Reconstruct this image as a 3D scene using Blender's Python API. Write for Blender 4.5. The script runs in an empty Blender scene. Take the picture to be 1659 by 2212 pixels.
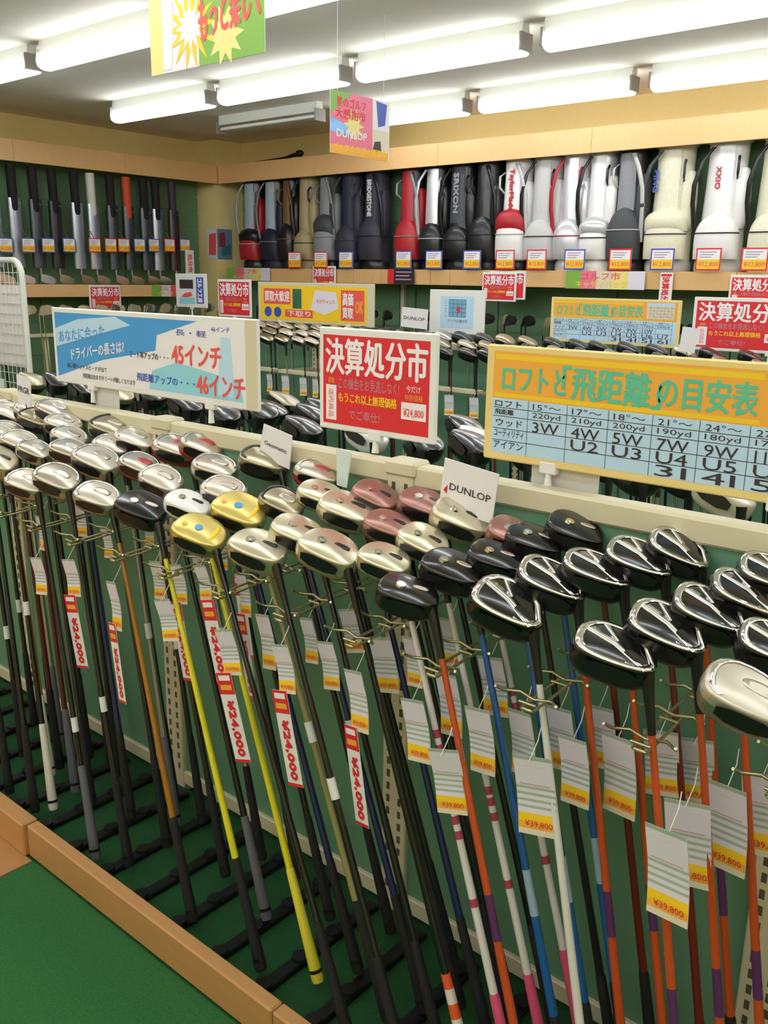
import bpy, math, random
from mathutils import Vector, Matrix
R = math.radians
random.seed(7)
sc = bpy.context.scene
COL = sc.collection
# ------------------------------------------------------------------ camera
PITCH, ROLL, YAW = R(14.5), R(.9), R(40.2)
cam_d = bpy.data.cameras.new('camera'); cam = bpy.data.objects.new('camera', cam_d); COL.objects.link(cam)
fw = Vector((-math.sin(YAW)*math.cos(PITCH), math.cos(YAW)*math.cos(PITCH), -math.sin(PITCH)))
r0 = Vector((math.cos(YAW), math.sin(YAW), 0)); u0 = r0.cross(fw)
Rr = r0*math.cos(ROLL)+u0*math.sin(ROLL); Uu = -r0*math.sin(ROLL)+u0*math.cos(ROLL)
cam.matrix_world = Matrix(((Rr.x, Uu.x, -fw.x, 0), (Rr.y, Uu.y, -fw.y, 0), (Rr.z, Uu.z, -fw.z, 1.6), (0, 0, 0, 1)))
cam_d.sensor_fit = 'HORIZONTAL'; cam_d.sensor_width = 36; cam_d.lens = 1950/1659*36
cam_d.clip_start = .02
sc.camera = cam
# ------------------------------------------------------------------ world and exposure
w = bpy.data.worlds.new('world'); sc.world = w; w.use_nodes = True
w.node_tree.nodes['Background'].inputs[0].default_value = (.93, .96, 1, 1)
w.node_tree.nodes['Background'].inputs[1].default_value = .5
sc.view_settings.view_transform = 'Standard'; sc.view_settings.look = 'None'
sc.view_settings.gamma = 1; sc.view_settings.use_curve_mapping = False
sc.view_settings.exposure = .3
LAMP_POWER = 7.5
# ------------------------------------------------------------------ materials
def lin(c):
    return tuple((v/255/12.92 if v/255 <= .04045 else ((v/255+.055)/1.055)**2.4) for v in c)
MATS = {}
def M(name, rgb=(200, 200, 200), rough=.5, metal=0, noise=0, scale=20, bump=0, stretch=None, emit=0, coat=0, alpha=1, trans=0):
    if name in MATS: return MATS[name]
    m = bpy.data.materials.new(name); m.use_nodes = True; nt = m.node_tree; b = nt.nodes['Principled BSDF']
    c = lin(rgb); b.inputs['Base Color'].default_value = (*c, 1); b.inputs['Roughness'].default_value = rough
    b.inputs['Metallic'].default_value = metal
    if coat: b.inputs['Coat Weight'].default_value = coat; b.inputs['Coat Roughness'].default_value = .08
    if alpha < 1: b.inputs['Alpha'].default_value = alpha
    if trans: b.inputs['Transmission Weight'].default_value = trans
    if emit:
        b.inputs['Emission Color'].default_value = (*c, 1); b.inputs['Emission Strength'].default_value = emit
    if noise or bump:
        tc = nt.nodes.new('ShaderNodeTexCoord'); mp = nt.nodes.new('ShaderNodeMapping'); n = nt.nodes.new('ShaderNodeTexNoise')
        n.inputs['Scale'].default_value = scale; n.inputs['Detail'].default_value = 6
        if stretch: mp.inputs['Scale'].default_value = stretch
        nt.links.new(tc.outputs['Object'], mp.inputs[0]); nt.links.new(mp.outputs[0], n.inputs['Vector'])
        if noise:
            mx = nt.nodes.new('ShaderNodeMix'); mx.data_type = 'RGBA'
            mx.inputs[6].default_value = tuple(v*(1-noise) for v in c)+(1,)
            mx.inputs[7].default_value = tuple(min(1, v*(1+noise)) for v in c)+(1,)
            nt.links.new(n.outputs['Fac'], mx.inputs[0]); nt.links.new(mx.outputs[2], b.inputs['Base Color'])
        if bump:
            bp = nt.nodes.new('ShaderNodeBump'); bp.inputs['Strength'].default_value = bump; bp.inputs['Distance'].default_value = .004
            nt.links.new(n.outputs['Fac'], bp.inputs['Height']); nt.links.new(bp.outputs[0], b.inputs['Normal'])
    MATS[name] = m; return m
CEIL = M('ceiling_paint', (236, 228, 212), .9, noise=.03, scale=3)
YELLOW = M('yellow_wallpaper', (238, 216, 150), .85, noise=.04, scale=30, bump=.1)
WOOD = M('beech_wood', (226, 180, 122), .45, noise=.08, scale=6, stretch=(1, 6, 6))
WOODX = M('beech_wood_long', (226, 180, 122), .45, noise=.08, scale=6, stretch=(6, 1, 6))
KERB = M('kerb_wood', (196, 146, 92), .55, noise=.12, scale=14, stretch=(1, 5, 5))
FLOORW = M('floor_wood', (180, 130, 78), .5, noise=.15, scale=12, stretch=(1, 6, 1))
CARPET = M('green_carpet', (40, 102, 50), .95, noise=.45, scale=160, bump=.8)
CARPET2 = M('dark_green_turf', (18, 74, 30), .95, noise=.5, scale=220, bump=.8)
PANEL = M('green_panel', (104, 150, 120), .5, noise=.05, scale=4)
SLAT = M('green_slatwall', (100, 136, 98), .6, noise=.05, scale=4)
CREAM = M('cream_steel', (216, 208, 176), .4, noise=.03, scale=8)
CREAMD = M('slot_shadow_brown', (90, 82, 64), .8)
WIRE = M('brass_wire', (190, 182, 140), .3, .85)
BLACK = M('black_plastic', (16, 16, 17), .4)
BLACKG = M('black_gloss', (12, 12, 14), .2, coat=.5)
RUBBER = M('black_rubber', (24, 23, 24), .75, noise=.2, scale=300, bump=.4)
WHITE = M('white_card', (238, 234, 236), .6)
WPLAST = M('white_plastic', (235, 235, 232), .35)
WMETAL = M('white_enamel', (225, 228, 220), .35)
CLEAR = M('clear_acrylic', (235, 240, 240), .08, alpha=.35)
CHROME = M('chrome', (225, 222, 215), .16, 1)
STEEL = M('brushed_steel', (196, 188, 172), .3, .9, noise=.06, scale=60, stretch=(1, 12, 1))
SATIN = M('satin_silver', (214, 205, 190), .34, .75, noise=.05, scale=40, stretch=(1, 10, 1))
PEARL = M('pearl_silver', (214, 206, 178), .28, .75, coat=.3)
GOLD = M('pale_gold', (228, 206, 120), .3, .7)
PEWTER = M('pewter', (176, 166, 140), .28, .9)
GUN = M('gunmetal', (52, 51, 52), .3, .7, coat=.4)
WHITEP = M('white_paint', (238, 236, 234), .22, coat=.6)
REDP = M('red_paint', (178, 62, 62), .25, .4, coat=.5)
ROSE = M('rose_metal', (172, 128, 118), .3, .7)
def flat(n, rgb, rough=.45): return M(n, rgb, rough)
RED = flat('print_red', (224, 44, 54)); YEL = flat('print_yellow', (250, 206, 40)); ORG = flat('print_orange', (248, 176, 66))
TEAL = flat('print_teal', (92, 198, 160)); LBLUE = flat('print_light_blue', (190, 222, 246)); BLUE = M('print_blue', (62, 158, 226), .45, coat=.5)
DBLUE = flat('print_dark_blue', (62, 84, 186)); INK = flat('print_ink', (60, 50, 54)); GREY = flat('print_grey', (196, 150, 160))
CYAN = flat('print_cyan', (150, 214, 232)); PINK = flat('print_pink', (236, 120, 150)); GREEN = flat('print_green', (130, 180, 70))
REDL = flat('print_coral', (238, 92, 84)); PALEY = flat('print_pale_yellow', (238, 224, 140)); CREAMP = flat('print_cream', (226, 214, 190))
SAGE = flat('print_sage', (172, 188, 170)); LILAC = flat('print_lilac', (228, 222, 236)); WPRINT = flat('print_white', (244, 240, 244))
LAMP = M('lamp_glow', (244, 249, 255), .5, emit=LAMP_POWER)
# ------------------------------------------------------------------ mesh helpers
class MB:
    def __init__(s): s.v = []; s.f = []; s.m = []; s.sm = []
    def add(s, vs, fs, mi=0, smooth=False):
        o = len(s.v); s.v += [tuple(v) for v in vs]
        for f in fs: s.f.append(tuple(i+o for i in f)); s.m.append(mi); s.sm.append(smooth)
    def box(s, x0, x1, y0, y1, z0, z1, mi=0, rot=None, piv=(0, 0, 0)):
        vs = [Vector((x, y, z)) for x in (x0, x1) for y in (y0, y1) for z in (z0, z1)]
        if rot is not None: p = Vector(piv); vs = [p+rot @ (v-p) for v in vs]
        s.add(vs, [(0, 1, 3, 2), (4, 6, 7, 5), (0, 4, 5, 1), (2, 3, 7, 6), (0, 2, 6, 4), (1, 5, 7, 3)], mi)
    def bbox(s, x0, x1, y0, y1, z0, z1, b=.003, mi=0):   # box with chamfered long edges
        a = min(b, abs(x1-x0)/3, abs(y1-y0)/3, abs(z1-z0)/3)
        pts = []
        for (z, k) in ((z0, a), (z0+a, 0), (z1-a, 0), (z1, a)):
            pts.append([(x0+k+a*(k == 0), y0+k, z), (x1-k-a*(k == 0), y0+k, z), (x1-k, y0+k+a*(k == 0), z), (x1-k, y1-k-a*(k == 0), z),
                        (x1-k-a*(k == 0), y1-k, z), (x0+k+a*(k == 0), y1-k, z), (x0+k, y1-k-a*(k == 0), z), (x0+k, y0+k+a*(k == 0), z)])
        s.loft(pts, mi, cap=True, smooth=False)
    def loft(s, rings, mi=0, cap=True, smooth=True, closed=True):
        n = len(rings[0]); vs = [v for r in rings for v in r]; fs = []
        for i in range(len(rings)-1):
            for j in range(n if closed else n-1):
                k = (j+1) % n
                fs.append((i*n+j, i*n+k, (i+1)*n+k, (i+1)*n+j))
        s.add(vs, fs, mi, smooth)
        if cap and closed:
            s.add(rings[0], [tuple(reversed(range(n)))], mi, False); s.add(rings[-1], [tuple(range(n))], mi, False)
    def tube(s, pts, rad, n=8, mi=0, cap=True):
        pts = [Vector(p) for p in pts]; rings = []
        for i, p in enumerate(pts):
            d = (pts[min(i+1, len(pts)-1)]-pts[max(i-1, 0)]).normalized()
            a = Vector((0, 0, 1)) if abs(d.z) < .9 else Vector((1, 0, 0))
            e1 = d.cross(a).normalized(); e2 = d.cross(e1)
            rr = rad[i] if isinstance(rad, (list, tuple)) else rad
            rings.append([p+(e1*math.cos(t)+e2*math.sin(t))*rr for t in (2*math.pi*k/n for k in range(n))])
        s.loft(rings, mi, cap)
    def prism(s, poly, y0, y1, mi=0):      # polygon in x,z
        n = len(poly)
        s.add([(x, y0, z) for x, z in poly]+[(x, y1, z) for x, z in poly],
              [tuple(range(n)), tuple(reversed(range(n, 2*n)))]+[(i, i+n, (i+1) % n+n, (i+1) % n) for i in range(n)], mi)
    def poly(s, pts, y, mi=0): s.add([(x, y, z) for x, z in pts], [tuple(range(len(pts)))], mi)
    def rect(s, x0, x1, z0, z1, y, mi=0): s.poly([(x0, z0), (x1, z0), (x1, z1), (x0, z1)], y, mi)
    def blob(s, c, rx, ry, rz, mi=0, e=1, nu=14, nv=8):
        def q(t): return math.copysign(abs(t)**e, t)
        rings = []
        for i in range(1, nv):
            a = -math.pi/2+math.pi*i/nv
            rings.append([(c[0]+rx*q(math.cos(a))*q(math.cos(t)), c[1]+ry*q(math.cos(a))*q(math.sin(t)), c[2]+rz*q(math.sin(a))) for t in (2*math.pi*k/nu for k in range(nu))])
        s.loft(rings, mi)
    def text(s, t, x0, x1, z0, z1, y, mi=0, bold=0, skew=0, rot=0, rise=0):
        if bold:
            q = bold*h_cap(z1-z0)
            for k_, (sx, sz) in enumerate(((-q, 0), (q, 0), (0, q*.7), (0, -q*.7))): s.text(t, x0+sx, x1+sx, z0+sz, z1+sz, y-.00004*k_, mi, 0, skew, rot, rise)
            return
        V, F = glyphs(t, 0); w_, h_ = x1-x0, z1-z0; cx, cz = (x0+x1)/2, (z0+z1)/2
        vs = []
        for (a, b) in V:
            px, pz = a-.5, b-.5
            if rot == 90: px, pz = pz, -px
            if rot == -90: px, pz = -pz, px
            vs.append((cx+px*w_+skew*pz*h_, y, cz+pz*h_+rise*px*w_))
        s.add(vs, F, mi)
    def build(s, name, mats, parent=None, loc=None):
        me = bpy.data.meshes.new(name); me.from_pydata(s.v, [], s.f)
        if not isinstance(mats, (list, tuple)): mats = [mats]
        for m in mats: me.materials.append(m)
        me.polygons.foreach_set('material_index', s.m); me.polygons.foreach_set('use_smooth', s.sm); me.update()
        o = bpy.data.objects.new(name, me); COL.objects.link(o)
        if parent: o.parent = parent
        if loc: o.location = loc
        return o
GC = {}
def h_cap(h): return h*.9
ORD = 'first second third fourth fifth sixth seventh eighth ninth tenth eleventh twelfth thirteenth fourteenth fifteenth sixteenth seventeenth eighteenth nineteenth'.split()
TENS = {2: 'twent', 3: 'thirt', 4: 'fort', 5: 'fift', 6: 'sixt', 7: 'sevent', 8: 'eight'}
def ordn(n):
    if n <= 19: return ORD[n-1]
    a, b = divmod(n, 10)
    return TENS[a]+'ieth' if b == 0 else TENS[a]+'y-'+ORD[b-1]
def glyphs(t, bold=0):
    k = (t, bold)
    if k in GC: return GC[k]
    cu = bpy.data.curves.new('t', 'FONT'); cu.body = t; cu.size = 1; cu.offset = bold; cu.resolution_u = 2
    o = bpy.data.objects.new('t', cu); COL.objects.link(o)
    dg = bpy.context.evaluated_depsgraph_get(); ev = o.evaluated_get(dg); me = ev.to_mesh()
    V = [(v.co.x, v.co.y) for v in me.vertices]; F = [tuple(p.vertices) for p in me.polygons]
    ev.to_mesh_clear(); bpy.data.objects.remove(o); bpy.data.curves.remove(cu)
    if not V: V = [(0, 0), (1, 0), (1, 1)]; F = [(0, 1, 2)]
    x0 = min(v[0] for v in V); x1 = max(v[0] for v in V); y0 = min(v[1] for v in V); y1 = max(v[1] for v in V)
    V = [((a-x0)/max(x1-x0, 1e-6), (b-y0)/max(y1-y0, 1e-6)) for a, b in V]
    GC[k] = (V, F); return GC[k]
def thing(name, label, cat, loc=(0, 0, 0), rz=0, group=None):
    o = bpy.data.objects.new(name, None); COL.objects.link(o); o.location = loc; o.rotation_euler = (0, 0, rz)
    o.empty_display_size = .05
    o['label'] = label; o['category'] = cat
    if group: o['group'] = group
    return o
def tag(o, label, cat, group=None):
    o['label'] = label; o['category'] = cat
    if group: o['group'] = group
    return o
def struct(o): o['kind'] = 'structure'; return o
def copy_tree(o, parent=None):
    c = o.copy(); COL.objects.link(c)
    if parent: c.parent = parent
    for ch in list(o.children): copy_tree(ch, c)
    return c
# ------------------------------------------------------------------ room shell
X0, X1, Y0, Y1, ZC = -7.75, 3.2, -3.2, 6.5, 2.9
def box_obj(name, b, m, parent=None):
    mb = MB(); mb.box(*b); return mb.build(name, m, parent)
fl = struct(box_obj('floor', (X0, X1, Y0, Y1, -.12, -.004), CARPET2))
mat_ = MB(); mat_.box(-2.165, 3.1, -3.1, 1.06, -.01, .0); tag(mat_.build('green_carpet', CARPET), 'green carpet walkway in front of the wooden kerb', 'carpet')
# wooden planks of the floor left of the carpet
pid = 0
for i in range(8):
    for j in range(4):
        if pid < 40:
            b = MB(); x = -2.17-.30*(i+1); y = 1.06-.9*(j+1)+(.3 if i % 2 else 0)
            b.bbox(x+.001, x+.299, y+.001, y+.899, -.012, 0, .0015); o = b.build('plank', FLOORW, fl); pid += 1
struct(box_obj('ceiling', (X0-.1, X1+.1, Y0-.1, Y1+.1, ZC, ZC+.1), CEIL))
struct(box_obj('wall_left', (X0-.12, X0, Y0, Y1+.12, 0, ZC), YELLOW))
struct(box_obj('wall_back', (X0, X1, Y1, Y1+.12, 0, ZC), YELLOW))
struct(box_obj('wall_right', (X1, X1+.12, Y0, Y1+.12, 0, ZC), YELLOW))
struct(box_obj('wall_front', (X0, X1, Y0-.12, Y0, 0, ZC), YELLOW))
struct(box_obj('pillar', (X0, -7.46, 6.15, Y1, 0, ZC), YELLOW))
# slatwall panels fixed to both walls (each a panel part)
wl = bpy.data.objects['wall_left']; wb = bpy.data.objects['wall_back']
for k in range(7):
    y = 6.13-.9*(k+1)
    mb = MB()
    mb.box(X0, X0+.02, y+.004, y+.896, .12, 2.52)
    for z in [i*.15+.27 for i in range(15)]: mb.box(X0+.02, X0+.026, y+.004, y+.896, z+.012, z+.138)
    mb.build('slat_panel', SLAT, wl)
for k in range(9):
    x = -7.44+1.06*k
    mb = MB()
    mb.box(x+.006, x+1.054, Y1-.02, Y1, .12, 2.52)
    for z in [i*.15+.27 for i in range(15)]: mb.box(x+.006, x+1.054, Y1-.026, Y1-.02, z+.012, z+.138)
    mb.build('slat_panel', SLAT, wb)
# fascia boards under the ceiling
t1 = struct(box_obj('trim_1', (-7.44, -7.42, Y0, 6.13, 2.50, 2.63), WOOD))
for k in range(9):
    y = 6.128-1.06*k; mb = MB(); mb.bbox(-7.42, -7.40, max(Y0, y-1.058), y, 2.482, 2.652, .002); mb.build('board', WOOD, t1)
mb = MB(); mb.box(X0, -7.42, Y0, 6.13, 2.63, 2.645); mb.build('top_board', WOOD, t1)
t2 = struct(box_obj('trim_2', (-7.42, X1, 6.15, 6.17, 2.50, 2.63), WOODX))
for k in range(8):
    x = -7.398+1.36*k; mb = MB(); mb.bbox(x, min(X1, x+1.358), 6.13, 6.15, 2.482, 2.652, .002); mb.build('board', WOODX, t2)
mb = MB(); mb.box(-7.42, X1, 6.17, Y1, 2.63, 2.645); mb.build('top_board', WOODX, t2)
# ------------------------------------------------------------------ display shelves on the walls
sh = thing('display_shelf', 'long beech shelf on the left wall carrying the upright golf clubs', 'shelf', (-7.42, 3, 1.5))
mb = MB(); mb.box(X0+.42-.0, .0, -4, 2.72, -.03, .0) if False else mb.box(-.33+.02, 0, -4, 2.72, -.03, 0); mb.build('shelf_board', WOOD, sh)
for k in range(8):
    y = 2.72-1.06*k-.0
    mb = MB(); mb.bbox(0, .02, max(-4, y-1.057), y, -.1, .007, .002); mb.build('edge_board', WOOD, sh)
sh2 = thing('display_shelf', 'long beech shelf on the back wall carrying the golf bags', 'shelf', (-2, 6.13, 1.672))
mb = MB(); mb.box(-5.3, 5.1, .02, Y1-6.13-.03, -.035, 0); mb.build('shelf_board', WOODX, sh2)
xs = [-7.3, -6.1, -5.58, -5.36, -5.26, -4.72, -4.52, -3.42, -3.24, -2.2, -1.1, 0, 1.1, 2.2, 3.15]
for a, b in zip(xs, xs[1:]):
    mb = MB(); mb.bbox(a+2+.002, b+2-.002, 0, .02, -.118, .004, .002); mb.build('edge_board', WOODX, sh2)
# steel wall uprights between the slat panels
for x in (-5.27, -5.15):
    mb = MB(); mb.box(-.02, .02, -.03, 0, .1, 2.5)
    tag(mb.build('wall_upright', CREAM if x < -5.2 else SLAT, None, (x, Y1-.026, 0)), 'pale steel upright on the back wall between dark and black golf bags' if x < -5.2 else 'green painted steel upright beside the pale one on the back wall', 'upright')
# ------------------------------------------------------------------ ceiling lights
def light(x, y, label, group, lit=True):
    t = thing('ceiling_light', label, 'light', (x, y, ZC), 0, group)
    L = 1.17
    mb = MB(); mb.loft([[(e, -.04, -.075), (e, .04, -.075), (e, .03, 0), (e, -.03, 0)] for e in (0.01, L-.01)], smooth=False); mb.build('housing', WMETAL, t)
    for e in (0, L-.015):
        mb = MB(); mb.prism([(e, -.14), (e+.015, -.14), (e+.015, -.05), (e, -.05)], -.055, .055); mb.build('end_cap', M('grey_plastic', (150, 145, 135), .5), t)
    if lit:
        mb = MB()
        pr = [(-.041, -.074), (-.058, -.092), (-.062, -.12), (-.050, -.147), (-.024, -.158), (.024, -.158), (.050, -.147), (.062, -.12), (.058, -.092), (.041, -.074)]
        mb.loft([[(e, a, b) for a, b in pr] for e in (.02, L-.02)], smooth=True); mb.build('glowing_tube_cover', LAMP, t)
    else:
        for s in (-.025, .025):
            mb = MB(); mb.tube([(.03, s, -.105), (L-.03, s, -.105)], .014, 8); mb.build('unlit_tube', WPLAST, t)
    return t
for ri, y in enumerate((3.08, 4.41, 5.69)):
    gname = ['nearest visible row of ceiling lights', 'middle row of ceiling lights', 'row of ceiling lights along the back wall'][ri]
    st = {0: -6.53, 1: -6.53, 2: -6.53}[ri]
    for k in range(8):
        x = st+1.28*k
        if ri == 2 and k == 0:
            light(x+.15, y-.35, 'unlit white ceiling light near the corner pillar', None, False); continue
        cl = ['in the nearest row', 'in the middle row', 'in the row by the back wall'][ri]
        light(x, y, 'lit ceiling light, %s from the left end %s' % (ordn(k+1 if ri < 2 else k), cl), gname)
for rj, y in enumerate((1.77, .46, -.85, -2.2)):
    for k in range(7):
        light(-6.2+1.28*k, y, 'lit ceiling light outside the photo, row %s behind the visible ones, %s from the left' % (['one', 'two', 'three', 'four'][rj], ordn(k+1)), 'ceiling lights outside the photo')
# ------------------------------------------------------------------ club racks
def rack(name, label, Yp, xa, xb, posts, front, label_post=None, arms=(), both=False):
    t = thing(name, label, 'rack', (0, Yp, 0))
    zt = 1.195
    for i in range(len(posts)-1):
        a, b = posts[i], posts[i+1]
        mb = MB(); mb.box(a+.03, b-.03, .006, .03, .07, zt-.05); mb.build('back_panel', PANEL, t)
        mb = MB(); mb.bbox(a+.034, b-.034, -.004, .044, zt-.052, zt-.002, .006); mb.build('top_rail', CREAM, t)
        mb = MB(); mb.bbox(a+.034, b-.034, -.006, .044, .03, .075, .003); mb.build('base_strip', CREAM, t)
    for p in posts:
        mb = MB(); mb.bbox(p-.038, p+.038, -.008, .046, 0, zt-.01, .003); mb.bbox(p-.044, p+.044, -.014, .05, zt-.03, zt+.006, .006)
        for z in [.08+.035*i for i in range(31)]:
            for s in (-.018, .018): mb.box(p+s-.005, p+s+.005, -.0086, -.0078, z, z+.02, 1)
        mb.build('slotted_post', [CREAM, CREAMD], t)
    mb = MB(); mb.box(xa, xb, front[0]+.035-Yp, -.006, -.004, .018); mb.build('turf_deck', CARPET2, t)
    x = xa; i = 0
    return t
POSTS = [-3.97, -3.07, -2.17, -1.27, -.37, .53]
nr = rack('club_rack', 'low green panelled gondola rack holding the nearest row of drivers', 1.565, -4.0, .9, POSTS, (1.07, 0))
for k in range(4):
    x = [-3.9, -2.2, -1.19, .2][k]; xe = [-2.203, -1.193, .197, .9][k]
    mb = MB(); mb.bbox(x, xe, 1.066-1.565-(.012 if k == 0 else 0), 1.102-1.565, -.002, .096+(.004 if k == 0 else 0), .004); mb.build('kerb_board', KERB, nr)
for k in range(24):                      # grip rails on the deck, one for each file of clubs
    x = -3.35+.157*k
    mb = MB(); mb.bbox(x-.017, x+.017, 1.115-1.565, -.03, .016, .034, .003)
    for j in range(4):
        yy = 1.15-1.565+.115*j; mb.tube([(x, yy, .034), (x, yy, .042)], [.021, .019], 10)
    mb.build('grip_rail', BLACK, nr)
arm_me = None
for k in range(22):                      # wire arms that keep the shafts apart
    x = -3.3+.2*k
    if arm_me is None:
        mb = MB()
        for s in (-.012, .012): mb.tube([(s, -.006, .0), (s, -.19, -.01), (s, -.36, -.02)], .0028, 6)
        for j in range(3):
            yy = -.13-.105*j
            for s in (-1, 1):
                mb.tube([(0, yy, -.01), (s*.03, yy+.006, -.006), (s*.052, yy-.012, -.004), (s*.058, yy-.03, .008)], .0028, 6)
            mb.tube([(-.016, yy-.02, -.01), (.016, yy-.02, -.01)], .0028, 6)
        mb.blob((0, -.362, -.02), .014, .004, .004, nu=8, nv=5)
        ob = mb.build('hook_arm', WIRE, nr); arm_me = ob.data
    else:
        ob = bpy.data.objects.new('hook_arm', arm_me); COL.objects.link(ob); ob.parent = nr
    ob.location = (x, 0, .93)
    # mirrored arm on the far side of the rack
    o2 = bpy.data.objects.new('hook_arm', arm_me); COL.objects.link(o2); o2.parent = nr; o2.location = (x, .036, .95); o2.rotation_euler = (0, 0, math.pi)
P2 = [-6.65, -5.75, -4.85, -3.95, -3.05, -2.15, -1.25, -.35, .55]
mr = rack('club_rack', 'green panelled gondola rack in the middle of the shop behind the near one', 4.92, -6.7, .6, P2, (4.4, 0))
for x in P2[:-1]:
    mb = MB(); mb.bbox(x+.03, x+.87, -.42, -.36, .93, .955, .003); mb.build('club_bar', CREAM, mr)
    for s in (.05, .85):
        mb = MB(); mb.box(x+s-.006, x+s+.006, -.4, 0, .92, .94); mb.build('bracket', CREAM, mr)
    mb = MB(); mb.bbox(x+.03, x+.87, -.52, -.46, 0, .09, .003); mb.build('kerb_board', KERB, mr)
# ------------------------------------------------------------------ golf clubs
def head_ring(rho, z, kx=1.0, ky=1.0, off=0):
    pts = []
    for k in range(24):
        t = 2*math.pi*k/24; c, s = math.cos(t), math.sin(t)
        a = .5*math.copysign(abs(c)**.85, c)
        b = (.5*abs(s)**.9 if s > 0 else -.27*abs(s)**.62)
        b *= (1-.10*c*(1 if s > 0 else 0))
        pts.append((a*kx*rho*.122, b*ky*rho*.124+off, z))
    return pts
def sole_z(rho): return .021-.008*rho**2
def sole_pt(t, rho, lift=.0007):
    c, s = math.cos(t), math.sin(t)
    a = .5*math.copysign(abs(c)**.85, c); b = (.5*abs(s)**.9 if s > 0 else -.27*abs(s)**.62); b *= (1-.10*c*(1 if s > 0 else 0))
    return Vector((a*rho*.122, b*rho*.124, sole_z(rho)+lift))
HC = {}
def head_meshes(kind):
    if kind in HC: return HC[kind]
    T = {'silver': (STEEL, SATIN, CHROME), 'satin': (SATIN, STEEL, CHROME), 'pearl': (PEARL, PEARL, CHROME), 'gold': (GOLD, PEWTER, CHROME), 'black': (BLACKG, GUN, STEEL),
         'stripe': (BLACKG, GUN, CHROME), 'white': (WHITEP, WHITEP, STEEL), 'pewter': (PEWTER, GUN, CHROME), 'red': (STEEL, REDP, REDP), 'rose': (ROSE, ROSE, CHROME)}[kind]
    out = {}
    mb = MB()
    rings = [head_ring(.001, .021)]+[head_ring(r, sole_z(r)) for r in (.3, .55, .75, .88, .95)]
    rings += [head_ring(.985, .0095), head_ring(1.0, .004), head_ring(1.0, -.003)]
    mb.loft(rings, 0, cap=False)
    rings = [head_ring(1.0, -.003), head_ring(.99, -.011), head_ring(.94, -.021), head_ring(.82, -.030), head_ring(.55, -.036), head_ring(.25, -.038), head_ring(.001, -.0385)]
    mb.loft(rings, 1, cap=False)
    # grooved face plate on the straight side
    fp = [(-.040, .006), (-.020, .010), (.022, .010), (.038, .004), (.036, -.010), (.012, -.016), (-.020, -.015), (-.038, -.008)]
    mb.add([(a, -.0356-.0*b, b) for a, b in fp], [tuple(range(8))], 2)
    out['head'] = (mb, [T[0], T[1], GUN])
    def strip(ts, ra, rb, mi=0):
        m_ = MB(); r1 = [sole_pt(t, ra) for t in ts]; r2 = [sole_pt(t, rb) for t in ts]
        r1b = [p+Vector((0, 0, .0009)) for p in r1]; r2b = [p+Vector((0, 0, .0009)) for p in r2]
        m_.loft([r1, r1b, r2b, r2], mi, cap=False, smooth=True, closed=False); return m_
    full = [2*math.pi*i/24 for i in range(25)]
    if kind == 'stripe':
        out['sole_rim'] = (strip(full[0:25], .80, .975), [CHROME])
        m_ = MB()
        for (a0, a1, wd) in ((R(150), R(-38), .017), (R(110), R(-70), .009), (R(60), R(-10), .012)):
            p0 = sole_pt(a0, .9, .0012); p1 = sole_pt(a1, .9, .0012); mid = (p0+p1)*.5; mid.z = .0225
            d = (p1-p0).normalized(); n = Vector((-d.y, d.x, 0))*wd*.5
            pts = [p0, mid, p1]
            m_.loft([[p-n-Vector((0, 0, .001)), p-n, p+n, p+n-Vector((0, 0, .001))] for p in pts], 0, cap=False)
        out['sole_stripe'] = (m_, [CHROME])
    if kind in ('silver', 'satin', 'pewter', 'red'):
        out['sole_rim'] = (strip(full[1:16], .80, .93), [CHROME if kind != 'pewter' else GUN])
        m_ = MB(); m_.blob((.008, .012, .0195), .024, .014, .0028, e=.8, nu=16, nv=6); out['sole_plate'] = (m_, [SATIN if kind == 'silver' else (REDP if kind == 'red' else STEEL)])
    if kind in ('pearl', 'black', 'white', 'rose'):
        m_ = MB(); m_.tube([(-.018, .004, .019), (-.018, .004, .0235)], [.0105, .009], 16); m_.tube([(-.018, .004, .0232), (-.018, .004, .0242)], [.005, .004], 6)
        out['weight_screw'] = (m_, [CHROME])
        m_ = MB(); m_.blob((.02, .014, .0195), .017, .006, .0022, e=.7, nu=14, nv=6); out['sole_badge'] = (m_, [GUN if kind != 'black' else STEEL])
    if kind == 'gold':
        m_ = MB(); m_.blob((.034, .008, .0165), .007, .026, .003, e=.8, nu=14, nv=6); out['sole_bar'] = (m_, [YEL])
        m_ = MB(); m_.tube([(-.002, .004, .019), (-.002, .004, .0225)], [.009, .009], 16); out['sole_badge'] = (m_, [BLUE])
        m_ = MB(); m_.tube([(-.034, .002, .016), (-.034, .002, .0205)], [.007, .006], 14); out['weight_screw'] = (m_, [ORG])
    # hosel on the heel side going down towards the shaft
    res = {}
    for k, (m2, mats) in out.items():
        o = m2.build(k, mats); res[k] = o.data; bpy.data.objects.remove(o)
    HC[kind] = res; return res
SH = {'k': ('black_shaft', (18, 18, 22)), 'y': ('yellow_shaft', (228, 218, 40)), 'g': ('bronze_shaft', (168, 112, 30)), 'w': ('white_shaft', (226, 222, 216)),
      'p': ('white_pink_shaft', (228, 222, 220)), 'o': ('orange_shaft', (196, 78, 34)), 'b': ('blue_shaft', (26, 92, 160)), 'n': ('navy_shaft', (20, 34, 84)),
      'r': ('dark_red_shaft', (108, 30, 26)), 'v': ('olive_shaft', (150, 142, 92)), 's': ('steel_shaft', (170, 170, 168)), 'm': ('maroon_shaft', (84, 16, 26))}
def shaft_mat(c): n, rgb = SH[c]; return M(n, rgb, .25 if c != 's' else .25, .85 if c == 's' else 0, coat=.5)
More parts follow.
